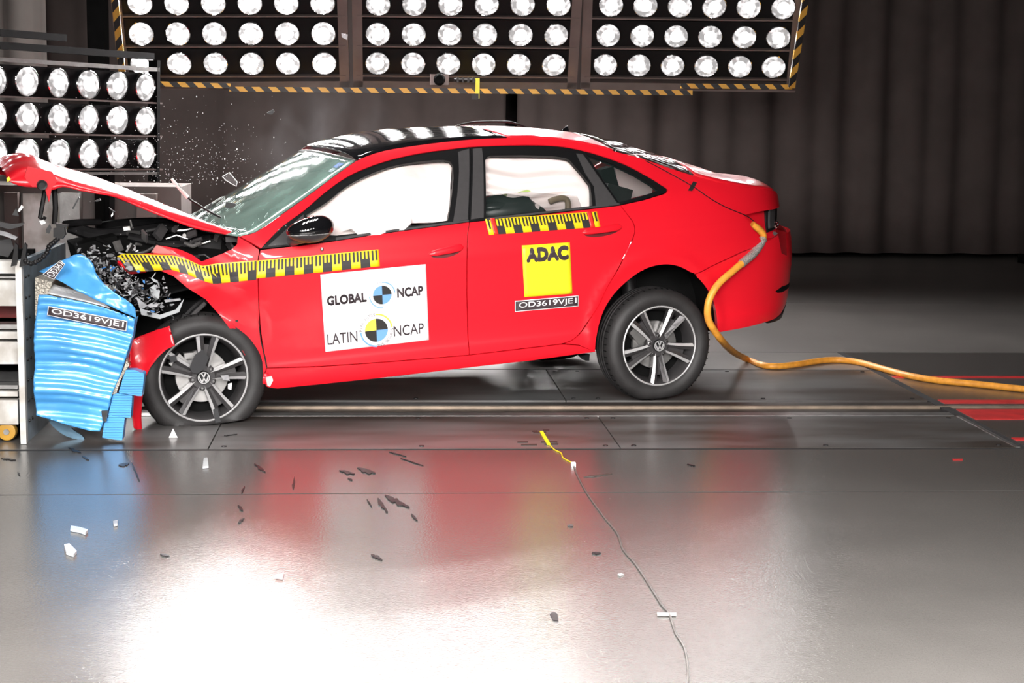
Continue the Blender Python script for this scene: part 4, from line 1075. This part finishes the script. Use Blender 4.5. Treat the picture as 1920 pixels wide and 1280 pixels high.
def ruler(dec, nblk, first_black, name, label, skip=0.0, a0=0.0, a1=1.0):
    base = dec.sheet(name, RULERY, n=(nblk * 3, 4)); tag(base, label)
    mb = MB(); wblk = (a1 - a0) / nblk
    def quad(x0, y0, x1, y1): mb.grid(2, 2, lambda a, b: dec.at(x0 + (x1 - x0) * a, y0 + (y1 - y0) * b, .0012))
    for k in range(nblk):
        x = a0 + k * wblk; blk = (k % 2 == 0) == first_black
        if blk: quad(x, .48, x + wblk, 1.0)
        for j in range(3):
            if blk: quad(x + wblk * (j * .4 - .02), .04, x + wblk * (j * .4 + .18), .50) if j < 3 else None
            elif j < 2: quad(x + wblk * (j * .4 + .22), .04, x + wblk * (j * .4 + .42), .62)
    mb.build('ruler_marks', BLACKP, base)
    return base
ruler(PathDecal([(481.7, 488.4), (600, 477.5), (709.4, 467.3)], [(480, 522), (600, 510.5), (712, 499)]), 13, False, 'ruler_tape', 'yellow and black ruler tape on the front door')
ruler(PathDecal([(219, 480.5), (231, 475), (271, 476.5), (325, 478.5), (352.5, 486.5), (378, 498.5), (407, 493.5), (480.5, 488)], [(240, 509), (262, 508.5), (285, 507.8), (320, 505), (352.5, 514.5), (385, 528), (401, 532), (480, 524)], .006), 15, True, 'ruler_tape', 'buckled yellow and black ruler tape on the crushed front wing')
rr = ruler(Decal([(909, 410.6), (1118.7, 396.3), (1125.6, 425), (916.7, 440.5)]), 13, False, 'ruler_tape', 'yellow and black ruler tape under the rear window')
dr = Decal([(909, 410.6), (1118.7, 396.3), (1125.6, 425), (916.7, 440.5)], .006)
dr.sheet('red_tape', TAPER, (.045, -.03, .085, 1.0), n=(3, 6), parent=rr); dr.sheet('red_tape', TAPER, (.91, -.03, .95, 1.0), n=(3, 6), parent=rr)

# ================================================================== BARRIER
YB = 8.0                                     # near face of the barrier
def BP(x, y, Y=YB): return at_y(x, y, Y)
tr = empty('barrier_trolley', on_floor(45, 832)); tag(tr, 'white steel barrier carrier with stacked beams at the left edge', 'barrier carrier')
tr_off = -Vector(tr.location)
def TB(mb, name, mt, smooth=False):
    mb.v = [tuple(Vector(p) + tr_off) for p in mb.v]; return mb.build(name, mt, tr, smooth)
TB(MB().prism([BP(28, 489, 7.96), BP(40, 489, 7.96), BP(49.5, 832, 7.96), BP(39, 832, 7.96)], (0, .04, 0)), 'edge_plate', TROLW)
pl = [BP(41, 489, 8.0), BP(50.5, 831, 8.0)]
TB(MB().prism([pl[0], pl[1], pl[1] + Vector((-.03, 0, 0)), pl[0] + Vector((-.03, 0, 0))], (0, 1.1, 0)), 'mounting_plate', mat('plate_blue_steel', (.30, .37, .43), .4, .3, noise_s=7, noise_a=.25))
for r in range(9):
    for c in range(2):
        z = .10 + r * .10; x = pl[1].x + (pl[0].x - pl[1].x) * (z / .9)
        o = MB().lathe([(0, .006), (.006, .006), (.008, 0)], 8, 'x', Vector((x + .003, 8.05 + .07 * c, z)) + tr_off).build('rivet', DARK, tr)
for (y0, y1, dep, mt) in ((490, 513, 0, TROLW), (518, 523, .03, STEEL), (526, 574, 0, TROLW), (608, 618, .02, STEEL), (622, 636, .01, TROLW), (641, 683, 0, TROLW), (722, 731, .03, STEEL), (734, 744, .01, TROLW), (750, 796, 0, TROLW)):
    A = BP(-460, y0, 8.02 + dep); B = BP(33, y0, 8.02 + dep); h = A.z - BP(-460, y1, 8.02).z; A.z = B.z
    TB(MB().box(((A.x + B.x) / 2, 8.07 + dep, A.z - h / 2), (B.x - A.x, .10, h)), 'beam', mt)
A = BP(-60, 600, 8.3); TB(MB().box((A.x - .38, 8.45, .45), (1.36, .05, .9)), 'back_panel', VDARK)
TB(MB().box((A.x + .13, 8.3, BP(0, 592).z), (.24, .1, .08)), 'red_bracket', mat('dull_red', (.25, .015, .015), .4, noise_s=8, noise_a=.3))
TB(MB().box((A.x - .38, 8.8, .30), (1.3, 1.3, .05)), 'chassis_rail', DARK)
wc = BP(14, 820, 8.05); R_ = .045
TB(MB().lathe([(0, -.025), (.02, -.03), (.042, -.025), (.047, 0), (.042, .025), (0, .03)], 24, 'y', (wc.x, 8.06, .047)), 'castor_wheel', AMBER, True)
TB(MB().lathe([(0, -.034), (.014, -.034), (.016, -.025)], 14, 'y', (wc.x, 8.06, .047)), 'castor_hub', STEEL, True)
TB(MB().box((wc.x, 8.11, .075), (.03, .02, .10)), 'castor_fork', DARK)
TB(MB().lathe([(0, -.025), (.02, -.03), (.042, -.025), (.047, 0), (.042, .025), (0, .03)], 24, 'y', (wc.x - 1.05, 8.06, .047)), 'castor_wheel', AMBER, True)
TB(MB().box((wc.x - 1.05, 8.11, .075), (.03, .02, .10)), 'castor_fork', DARK)

ba = empty('deformable_barrier', (-1.42, 8.5, .0)); tag(ba, 'crumpled bright blue honeycomb crash barrier block with a number label', 'crash barrier')
bo = -Vector(ba.location)
def BB(mb, name, mt, smooth=False, **k):
    mb.v = [tuple(Vector(p) + bo) for p in mb.v]; return mb.build(name, mt, ba, smooth, **k)
face = [(75.7, 551), (89, 551), (166, 566), (204.8, 578), (235, 588), (255, 596), (252, 622.5), (237.5, 670), (225, 704), (213.7, 732), (202, 774), (194.4, 791.7), (190, 805), (170, 804), (118.7, 791.7), (90, 783), (69.8, 776.8), (66.8, 717.5), (66.8, 607.6), (72, 575)]
xz = [(p.x, p.z) for p in (BP(x, y) for x, y in face)]
V, T = fill2d(xz, (), .012, .009)
zc = BP(150, 680).z; xr = BP(255, 600).x; xl = BP(66, 700).x
def ripple(x, z):
    s = (x - xl) / (xr - xl)
    f = z + .16 * s * (x - xl) + .010 * noise.noise((x * 5, z * 9, 3))        # fan of horizontal pleats, dipping to the right
    a = .010 + .007 * noise.noise((x * 4, z * 14, 8))
    return a * (abs(sin(f * 78)) ** .7) + .020 * noise.noise((x * 5, z * 5, 1)) + .012 * sin(f * 29)
mb = MB(); mb.add([(x, YB - .02 - ripple(x, z), z) for x, z in V], T); fc = BB(mb, 'pleated_side', BLUE, 'all', solid=.003)
# core behind the side skin
core = [BP(x, y) for x, y in ((76, 556), (170, 575), (182, 585), (180, 625), (165, 740), (158, 780), (75, 770), (70, 610))]
BB(MB().prism([p + Vector((0, .012, 0)) for p in core], (0, .9, 0)), 'honeycomb_core', HONEY)
fr_ = [BP(255, 597), BP(238, 668), BP(203, 770), BP(191, 803)]
BB(MB().grid(12, 10, lambda a, b: Vector((interp(a * 3, range(4), [p.x for p in fr_]) - .004 + .01 * noise.noise((a * 9, b * 9, 2)), YB + .10 * b, interp(a * 3, range(4), [p.z for p in fr_])))), 'front_skin', BLUE, 'all', solid=.003)
# foil edge torn open along the top, and the cladding sheet folded back over it
mb = MB(); TL = [BP(89, 550), BP(166, 566), BP(206, 578)]; TU = [BP(100, 533, 8.12), BP(170, 552, 8.12), BP(206, 576, 8.02)]
mb.grid(16, 5, lambda a, b: Vector(TL[0]).lerp(TL[1], min(1, a * 2)).lerp(Vector(TL[1]).lerp(TL[2], max(0, a * 2 - 1)), 1 if a > .5 else 0).lerp(Vector(TU[0]).lerp(TU[1], min(1, a * 2)) if a <= .5 else Vector(TU[1]).lerp(TU[2], a * 2 - 1), b) + Vector((0, .006 * sin(40 * b + 9 * a), 0)))
BB(mb, 'torn_foil_edge', SILVER, 'all', solid=.002)
BB(MB().prism([BP(x, y, 8.06) for x, y in ((66, 520), (98, 528), (92, 552), (76, 553), (66, 600))], (0, .5, 0)), 'open_honeycomb', HONEY)
sheet = [(68, 511), (98, 523), (135, 540), (178, 560), (215, 577), (256, 596), (254, 578), (248, 569), (237.5, 563), (215, 548), (193, 533.4), (175, 515), (168, 500), (160, 492), (148, 484), (138, 481), (127.6, 483)]
xz2 = [(p.x, p.z) for p in (BP(x, y, 7.98) for x, y in sheet)]; V, T = fill2d(xz2, (), .012, .012)
mb = MB(); mb.add([(x, 7.97 + .9 * max(0, z - BP(150, 548).z) * 1.0 + .02 * noise.noise((x * 12, z * 12, 2)) + .01 * noise.noise((x * 35, z * 35, 5)), z) for x, z in V], T)
sh = BB(mb, 'folded_sheet', BLUE, 'all', solid=.003)
# lettered plates
class FlatDecal(Decal):
    def __init__(s, quad, Y, slope=0): s.q = quad; s.Y = Y; s.base = 0
    def at(s, a, b, off):
        x, y = bil(s.q, a, b); return at_y(x, y, s.Y - off * 2.2) + bo
    def sheet(s, name, mt, rect=(0, 0, 1, 1), off=0.0, n=(12, 6), parent=ba): return Decal.sheet(s, name, mt, rect, off, n, parent)
D4 = FlatDecal([(90.5, 573.5), (239, 601.7), (236.6, 621), (88, 591)], 7.952)
D4.sheet('number_label', WHITE); D4.sheet('label_field', PRINTG, (.01, .08, .99, .92), .001)
D4.text('lettering', 'OD3619VJE1', (.05, .16, .96, .84), WHITE, .006, off=.0025, parent=ba)
D5 = FlatDecal([(80, 514), (113, 488), (122, 495), (101, 524)], 7.955)
D5.sheet('number_label', WHITE); D5.sheet('label_field', PRINTG, (.03, .06, .97, .94), .001); D5.text('lettering', 'OD361', (.08, .15, .93, .85), WHITE, .0, off=.0025, parent=ba)
# stepped bumper element of stacked honeycomb sheets
steps = [([(237.5, 689), (270.7, 699.6), (266, 742.7), (222, 737), (230, 710)], 12), ([(213, 737), (248, 741), (245, 783), (203, 778)], 10), ([(205, 778), (234, 782), (229, 825), (191.5, 821), (195, 795)], 10)]
for poly, nl in steps:
    ys = [p[1] for p in poly]; y0, y1 = min(ys), max(ys)
    xl0, xr0 = min(p[0] for p in poly), max(p[0] for p in poly)
    q = np.array(poly)
    for k in range(nl):
        ya = y0 + (y1 - y0) * k / nl; yb = y0 + (y1 - y0) * (k + .90) / nl
        def xr_at(y):
            xs = []
            for i in range(len(q)):
                a, b = q[i - 1], q[i]
                if (a[1] - y) * (b[1] - y) <= 0 and a[1] != b[1]: xs.append(a[0] + (b[0] - a[0]) * (y - a[1]) / (b[1] - a[1]))
            return (min(xs), max(xs)) if len(xs) > 1 else (xl0, xr0)
        (a0, a1), (b0, b1) = xr_at(ya + .5), xr_at(yb - .5)
        if a1 - a0 < 3: continue
        BB(MB().prism([BP(a0, ya, 7.99), BP(a1, ya, 7.99), BP(b1, yb, 7.99), BP(b0, yb, 7.99)], (0, .07, 0)), 'bumper_layer', BLUE)
BB(MB().prism([BP(x, y, 7.985) for x, y in ((238, 672), (242, 685), (236, 694), (226, 712), (218, 738), (207, 740), (215, 728), (232, 690))], (0, .05, 0)), 'torn_honeycomb', HONEY)
BB(MB().prism([BP(x, y, 7.96) for x, y in ((190, 770), (202, 770), (199, 791), (192, 788))], (0, .02, 0)), 'dark_clip', DKC)
mb = MB(); mb.prism([BP(x, y, 8.08) for x, y in sm([(88, 782), (100, 800), (125, 818), (156, 825), (154, 817), (140, 808), (135, 801), (170, 804), (140, 795)], 3)], (0, .02, 0)); BB(mb, 'torn_flap', mat('flap_blue', (.10, .19, .27), .2, .4, noise_s=7, noise_a=.3))

# gooseneck camera arm clamped to the plate
gn = empty('gooseneck_arm', BP(42, 490, 7.95)); tag(gn, 'black jointed gooseneck arm with a small camera clamped to the barrier plate', 'camera arm')
go = -Vector(gn.location)
path = sm([(48, 489), (58, 494), (75, 487), (88, 474), (92, 462), (100, 455), (108, 448)], 4)
for k, (x, y) in enumerate(path):
    MB().ball(BP(x, y, 7.93) + go, .0125 if k % 2 == 0 else .009, 10, 6).build('joint_bead', DARK, gn, 'all')
MB().prism([BP(x, y, 7.92) + go for x, y in ((100, 428), (120, 425), (122, 440), (116, 448), (100, 444))], (0, .04, 0)).build('camera_box', DARK, gn)
MB().prism([BP(x, y, 7.93) + go for x, y in ((104, 418), (128, 422), (124, 430), (106, 428))], (0, .03, 0)).build('bracket', DARK, gn)
for pts in (((20, 500), (26, 470), (28, 455), (33, 460), (33, 485), (30, 497)), ((36, 500), (42, 470), (46, 455), (50, 460), (48, 480), (52, 497))):
    MB().prism([BP(x, y, 7.94) + go for x, y in pts], (0, .025, 0)).build('clamp_jaw', DARK, gn)

# ================================================================== HOSE, WIRE
hp = [(1409.5, 420.6, .80), (1422, 429, .80), (1430.6, 440, .79), (1429, 451.5, .81), (1413.7, 474, .86), (1394, 491, .90), (1374, 508, .93), (1349, 530, .945), (1333.6, 553, .95), (1327, 575, .95), (1328, 598, .94), (1338, 617.5, .92)]
P = [CARM @ P2W(x, y, w_) for x, y, w_ in hp]
P += [at_y(1354.7, 640, 9.35), at_y(1374, 659, 9.9), on_floor(1400, 673, .02), on_floor(1428.7, 684, .02), on_floor(1457.5, 686.5, .02), on_floor(1493, 683, .02), on_floor(1543.7, 675.5, .02), on_floor(1579.7, 675, .02), on_floor(1615.6, 680, .02), on_floor(1651.5, 690, .02), on_floor(1705, 704, .02), on_floor(1759, 713, .02), on_floor(1831, 720, .02), on_floor(1903, 727.6, .02), on_floor(2000, 738, .02)]
P = [Vector(p) for p in sm(P, 5)]
ho = empty('orange_hose', on_floor(1457, 690)); tag(ho, 'long orange cable hanging from the tail of the red car and trailing over the floor', 'cable')
hoo = -Vector(ho.location)
mb = MB(); mb.tube([p + hoo for p in P], .0205, 14); hs = mb.build('hose', ORANGE, ho, True)
mb = MB(); mb.tube([P[i] + hoo for i in range(14, 27)], .0245, 14); mb.build('braided_sleeve', MESHG, ho, True)
def floor_tube(name, pix, r, mt, label, cat, z=None):
    P = [on_floor(x, y, z or r) for x, y in sm(pix, 5)]; e = empty(name, P[0]); o = MB()
    o.tube([p - P[0] for p in P], r, 6); ob = o.build(name + '_core', mt, e, True); tag(e, label, cat); return e
wire = floor_tube('floor_wire', [(1075, 870), (1083, 891), (1096.6, 917.5), (1112.5, 941.5), (1134, 970.7), (1157.7, 1000), (1168, 1029), (1192, 1058), (1213.5, 1090), (1240, 1132.7), (1255, 1151), (1266.6, 1186), (1283.6, 1215), (1290.5, 1257.6), (1288, 1290)], .0035, mat('wire_grey', (.10, .095, .09), .4), 'thin grey wire running over the floor towards the camera', 'wire')
q0 = Vector(wire.location)
MB().box(on_floor(1075, 870, .008) - q0, (.02, .03, .016)).build('connector', WHITE, wire)
MB().prism([on_floor(x, y, .006) - q0 for x, y in ((1232, 1148), (1268, 1148.5), (1268, 1153), (1233, 1152.5))], (0, 0, -.003)).build('tape_patch', mat('tape_grey', (.36, .34, .33), .4), wire)
yw = floor_tube('yellow_sensor_strip', [(1031, 834), (1040, 843), (1052, 849), (1056, 858), (1074, 868)], .003, RULERY, 'yellow contact strip with a thin yellow lead on the floor plate', 'sensor strip')
MB().prism([on_floor(x, y, .008) - Vector(yw.location) for x, y in ((1012, 808), (1018, 807.5), (1032, 831), (1026, 832))], (0, 0, -.006)).build('strip', YELLOW, yw)

# ================================================================== DEBRIS
DEB = mat('debris_black', (.012, .011, .012), .45); PINKC = mat('chip_pink', (.6, .36, .34), .4)
def place_name(x, y):
    return x
LEAFY = {}
def floor_chip(pix, mt, name, label, z=.004, th=.003, cup=0.0):
    P = [on_floor(x, y, z) for x, y in pix]; c = sum(P, Vector()) / len(P); c.z = 0.0
    mb = MB(); mb.prism([p - c for p in P], (0, 0, -th)); 
    e = mb.build(name, mt); e.location = c; return tag(e, label, 'debris', 'broken pieces scattered on the floor')
def jag(x0, y0, x1, y1, wd, seed, n=11, teeth=.75):
    """jagged sliver between two pixels"""
    rs = random.Random(seed); L = hypot(x1 - x0, y1 - y0); dx, dy = (x1 - x0) / L, (y1 - y0) / L; up = []; dn = []
    for k in range(n + 1):
        t = k / n; h = wd * (sin(pi * min(1, max(0, t * .92 + .04))) ** .7) * rs.uniform(1 - teeth, 1)
        up.append((x0 + dx * L * t - dy * h, y0 + dy * L * t + dx * h)); h2 = wd * .6 * sin(pi * (t * .92 + .04)) * rs.uniform(1 - teeth, 1)
        dn.append((x0 + dx * L * t + dy * h2, y0 + dy * L * t - dx * h2))
    return up + dn[::-1]
chips = [
 ((2, 858, 30, 861, 2.5), DEB, 'long black strip lying at the left edge below the barrier carrier'),
 ((222, 871, 242, 868, 5), DEB, 'square black flake lying left of the upright black stick'),
 ((247, 866, 262, 901, 3), DEB, 'straight black stick lying on the floor strip in front of the blue block'),
 ((154, 854, 167, 861, 3), DEB, 'small black flake below the torn blue flap'),
 ((477, 868, 498, 884, 5), DEB, 'curved black flake on the floor strip right of the clear chip'),
 ((552, 893, 550, 916, 4), DEB, 'upright forked black flake on the red reflection'),
 ((459, 911, 453, 924, 3), DEB, 'short black sliver just above the long floor joint'),
 ((446, 946, 456, 956, 5), DEB, 'black flake just below the floor joint, above the oval one'),
 ((446, 979, 458, 970, 4), DEB, 'oval black flake with a bright middle under the floor joint'),
 ((636, 881, 665, 887, 5), DEB, 'forked black flake with a thin tip on the floor strip'),
 ((652, 895, 661, 899, 2.5), DEB, 'tiny black flake just under the forked one'),
 ((670, 876, 704, 886, 6), DEB, 'broad leaf-shaped black flake on the floor strip'),
 ((709, 933, 727, 959, 7), DEB, 'toothed black leaf-shaped flake standing out below the floor joint'),
 ((722, 927, 768, 950, 8), DEB, 'largest toothed black fragment lying across the floor joint'),
 ((688, 935, 698, 950, 2), DEB, 'thin black sliver left of the toothed flakes'),
 ((771, 962, 783, 975, 3.5), DEB, 'small dark flake right of and below the toothed fragments'),
 ((696, 1038, 717, 1048, 6), DEB, 'fan-shaped black flake alone on the bright floor'),
 ((300, 1037, 318, 1041, 3.5), DEB, 'smudged dark flake on the bright floor at left'),
 ((128, 838, 152, 848, 4), DEB, 'dark plate fragment at the edge of the steel plates under the barrier'),
 ((33, 884, 38, 890, 2), DEB, 'tiny black speck near the left edge of the floor'),
 ((729, 846, 762, 855, 1.4), DEB, 'upper of two thin dark needles near the steel plate edge'),
 ((751, 858, 794, 872, 1.4), DEB, 'lower of two thin dark needles near the steel plate edge'),
 ((1110, 1035, 1127, 1036, 4.5), DEB, 'small black tape square beside the thin wire'),
 ((1064, 984, 1075, 984, 3.5), mat('debris_grey', (.09, .085, .085), .5), 'grey smudge chip left of the thin wire'),
 ((1158, 1076, 1170, 1076, 4), mat('debris_pale', (.30, .285, .28), .5), 'pale grey chip close to the thin wire'),
 ((1288, 869, 1304, 873, 2), DEB, 'thin dark flake on the floor strip under the rear wheel'),
 ((1094, 893, 1148, 887, 2), mat('debris_brown', (.06, .045, .04), .5), 'long dark scuffed sliver right of the wire connector'),
 ((420, 816, 445, 813, 1.5), DEB, 'thin dark splinter under the front tyre'),
]
for i, (q, mt, lab) in enumerate(chips):
    floor_chip(jag(*q, 40 + i), mt, 'debris_flake', lab)
floor_chip([(1031, 1150), (1037, 1146), (1045, 1150), (1047, 1163), (1037, 1161)], DEB, 'debris_flake', 'dark rimmed chip alone on the bright foreground floor')
for pix, mt, lab in (([(133, 985), (148, 987), (165, 992), (160, 998), (146, 993), (132, 991)], CLEAR, 'long clear plastic shard on the bluish floor reflection'), ([(120, 1020), (130, 1018), (144, 1032), (138, 1039), (124, 1034)], CLEAR, 'thick clear glassy lump on the floor at lower left'),
                     ([(382, 858), (389, 857), (391, 873), (380, 874)], CLEAR, 'clear upright chip on the floor strip below the front wheel'), ([(516, 1079), (532, 1072), (530, 1081)], PINKC, 'pink triangular chip on the white floor'), ([(212, 976), (221, 974), (220, 981), (213, 982)], GREYP, 'small grey chip on the bluish floor reflection')):
    floor_chip(pix, mt, 'debris_chip', lab, .012, .01)
o = MB().prism([on_floor(325, 821) - on_floor(322, 824) + Vector(p) for p in ((-.022, 0, .002), (.02, 0, .002), (-.002, .01, .045))], (0, .006, 0)).build('warning_chip', WHITE); o.location = on_floor(322, 824); tag(o, 'white triangular chip standing under the front tyre', 'debris', 'broken pieces scattered on the floor')
# pieces in the air
air = [([(500, 212), (512, 205), (514, 210), (509, 215), (504, 214)], 8.6, DEB, 'black flake flying high above the windscreen'),
 ([(640, 62), (652, 65), (651, 75), (641, 70)], 10.5, CLEAR, 'small white card chip flying in front of the left lamp section'),
 ([(424, 378), (442, 382), (440, 388), (430, 391), (422, 389)], 8.6, DEB, 'black flake in front of the lower windscreen'),
 ([(386, 392), (396, 380), (399, 384), (394, 392)], 8.6, DEB, 'black wedge at the windscreen base beside the wiper'),
 ([(23, 403), (30, 390), (35, 405)], 8.2, DEB, 'black triangular flake flying at the far left under the bonnet tip'),
 ([(33, 396), (40, 384), (44, 388), (37, 397)], 8.2, SILVER, 'small shiny chip flying at the far left under the bonnet tip'),
 ([(135, 391), (147, 369), (149, 371), (138, 392)], 8.2, DEB, 'thin black splinter flying below the bonnet'),
 ([(86, 430), (93, 420), (96, 428), (92, 438), (87, 436)], 8.1, DEB, 'black flake flying beside the gooseneck camera'),
 ([(176, 377), (187, 372), (189, 376), (182, 378)], 8.3, DEB, 'tiny black flake under the middle of the bonnet'),
 ([(204, 389), (216, 397), (212, 398)], 8.3, DEB, 'thin black sliver under the middle of the bonnet'),
 ([(208, 404), (212, 397), (212, 403), (209, 407)], 8.3, SILVER, 'tiny shiny chip under the middle of the bonnet'),
 ([(0, 415), (22, 420), (45, 418), (40, 424), (18, 430), (0, 424)], 8.0, DEB, 'long black fragment at the left edge above the barrier plate'),
 ([(0, 432), (14, 436), (32, 445), (28, 450), (8, 442), (0, 440)], 8.0, GREYP, 'grey pipe fragment at the left edge above the barrier plate'),
 ([(0, 450), (20, 448), (25, 465), (15, 482), (0, 478)], 8.1, DEB, 'big black fragment at the left edge just above the barrier plate'),
 ([(74, 414), (82, 412), (85, 418), (78, 422)], 8.1, SILVER, 'bright chip hanging below the bonnet latch rod'),
 ([(455, 300), (459, 298), (461, 302)], 8.7, DEB, 'tiny dark flake in front of the upper windscreen'), ]
for pix, Y, mt, lab in air:
    Q = [at_y(x, y, Y) for x, y in pix]; c = sum(Q, Vector()) / len(Q); mb = MB()
    mb.prism([p - c + Vector((0, .25 * (p - c).x, 0)) for p in Q], (0, .006, .001)); o = mb.build('flying_chip', mt); o.location = c
    tag(o, lab, 'debris', 'broken pieces flying in the air')
# clear badge-shaped chip with a pale rim
Q = [at_y(x, y, 8.5) for x, y in ((417, 331), (430, 323), (445, 341), (443, 349), (435, 345), (424, 338))]; c = sum(Q, Vector()) / 6
e = empty('flying_lens_chip', c); tag(e, 'clear chip with a pale rim flying in front of the windscreen', 'debris', 'broken pieces flying in the air')
MB().prism([p - c for p in Q], (0, .004, 0)).build('chip', mat('smoke_clear', (.25, .22, .22), .1, trans=.6), e)
MB().tube([p - c for p in Q] + [Q[0] - c], .0022, 5).build('rim', WHITE, e)
# fine glass dust hanging over the nose: far too many specks to count
rs = random.Random(77); mb = MB()
for k in range(620):
    if rs.random() < .75:
        x = rs.gauss(355, 75); y = 345 - abs(rs.gauss(0, 58)); 
    else: x, y = rs.uniform(60, 560), rs.uniform(170, 520)
    if x < 40: continue
    Y = rs.uniform(8.0, 9.2); r = rs.choice((.0007, .0010, .0013, .0018)) * (1.0 if rs.random() < .96 else 2.2)
    c = at_y(x, y, Y); mb.add([c + Vector((r, 0, 0)), c + Vector((-r, r, 0)), c + Vector((-r, -r, 0)), c + Vector((0, 0, 1.6 * r)), c + Vector((0, 0, -1.6 * r))], [(0, 1, 3), (1, 2, 3), (2, 0, 3), (1, 0, 4), (2, 1, 4), (0, 2, 4)])
tag(mb.build('glass_dust', mat('dust_white', (.9, .88, .88), .3)), 'cloud of fine white glass dust over the crushed nose', 'dust', kind='stuff')

# ================================================================== SMOKE
def smoke(name, px0, px1, Y0, Y1, dens, label):
    A = at_y(px0[0], px1[1], Y0); B = at_y(px1[0], px0[1], Y1)
    c = (A + B) / 2; d = Vector((abs(B.x - A.x), abs(Y1 - Y0), abs(B.z - A.z)))
    mt = bpy.data.materials.new(name); mt.use_nodes = True; nt = mt.node_tree; nt.nodes.clear(); N = nt.nodes.new; L = nt.links.new
    out = N('ShaderNodeOutputMaterial'); vol = N('ShaderNodeVolumeScatter'); vol.inputs['Color'].default_value = (.92, .92, .96, 1); L(vol.outputs[0], out.inputs['Volume'])
    tc = N('ShaderNodeTexCoord'); nz = N('ShaderNodeTexNoise'); nz.inputs['Scale'].default_value = 3.0; nz.inputs['Detail'].default_value = 4; nz.inputs['Distortion'].default_value = .6
    mp = N('ShaderNodeMapping'); mp.inputs['Scale'].default_value = (1.3, 1, .75); mp.inputs['Rotation'].default_value = (0, radians(20), 0)
    L(tc.outputs['Object'], mp.inputs[0]); L(mp.outputs[0], nz.inputs[0])
    r1 = N('ShaderNodeMapRange'); r1.inputs[1].default_value = .46; r1.inputs[2].default_value = .74; L(nz.outputs['Fac'], r1.inputs[0])
    dv = N('ShaderNodeVectorMath'); dv.operation = 'DIVIDE'; dv.inputs[1].default_value = d / 2; L(tc.outputs['Object'], dv.inputs[0])
    ln = N('ShaderNodeVectorMath'); ln.operation = 'LENGTH'; L(dv.outputs[0], ln.inputs[0])
    r2 = N('ShaderNodeMapRange'); r2.inputs[1].default_value = 1.0; r2.inputs[2].default_value = .3; L(ln.outputs['Value'], r2.inputs[0])
    m1 = N('ShaderNodeMath'); m1.operation = 'MULTIPLY'; L(r1.outputs[0], m1.inputs[0]); L(r2.outputs[0], m1.inputs[1])
    m2 = N('ShaderNodeMath'); m2.operation = 'MULTIPLY'; m2.inputs[1].default_value = dens; L(m1.outputs[0], m2.inputs[0]); L(m2.outputs[0], vol.inputs['Density'])
    o = MB().ball((0, 0, 0), d / 2, 20, 12).build(name, mt, None, 'all'); o.location = c
    return tag(o, label, 'smoke', kind='stuff')
smoke('smoke', (400, 130), (760, 410), 8.75, 9.75, .5, 'thin pale smoke rising over the windscreen and roof front')
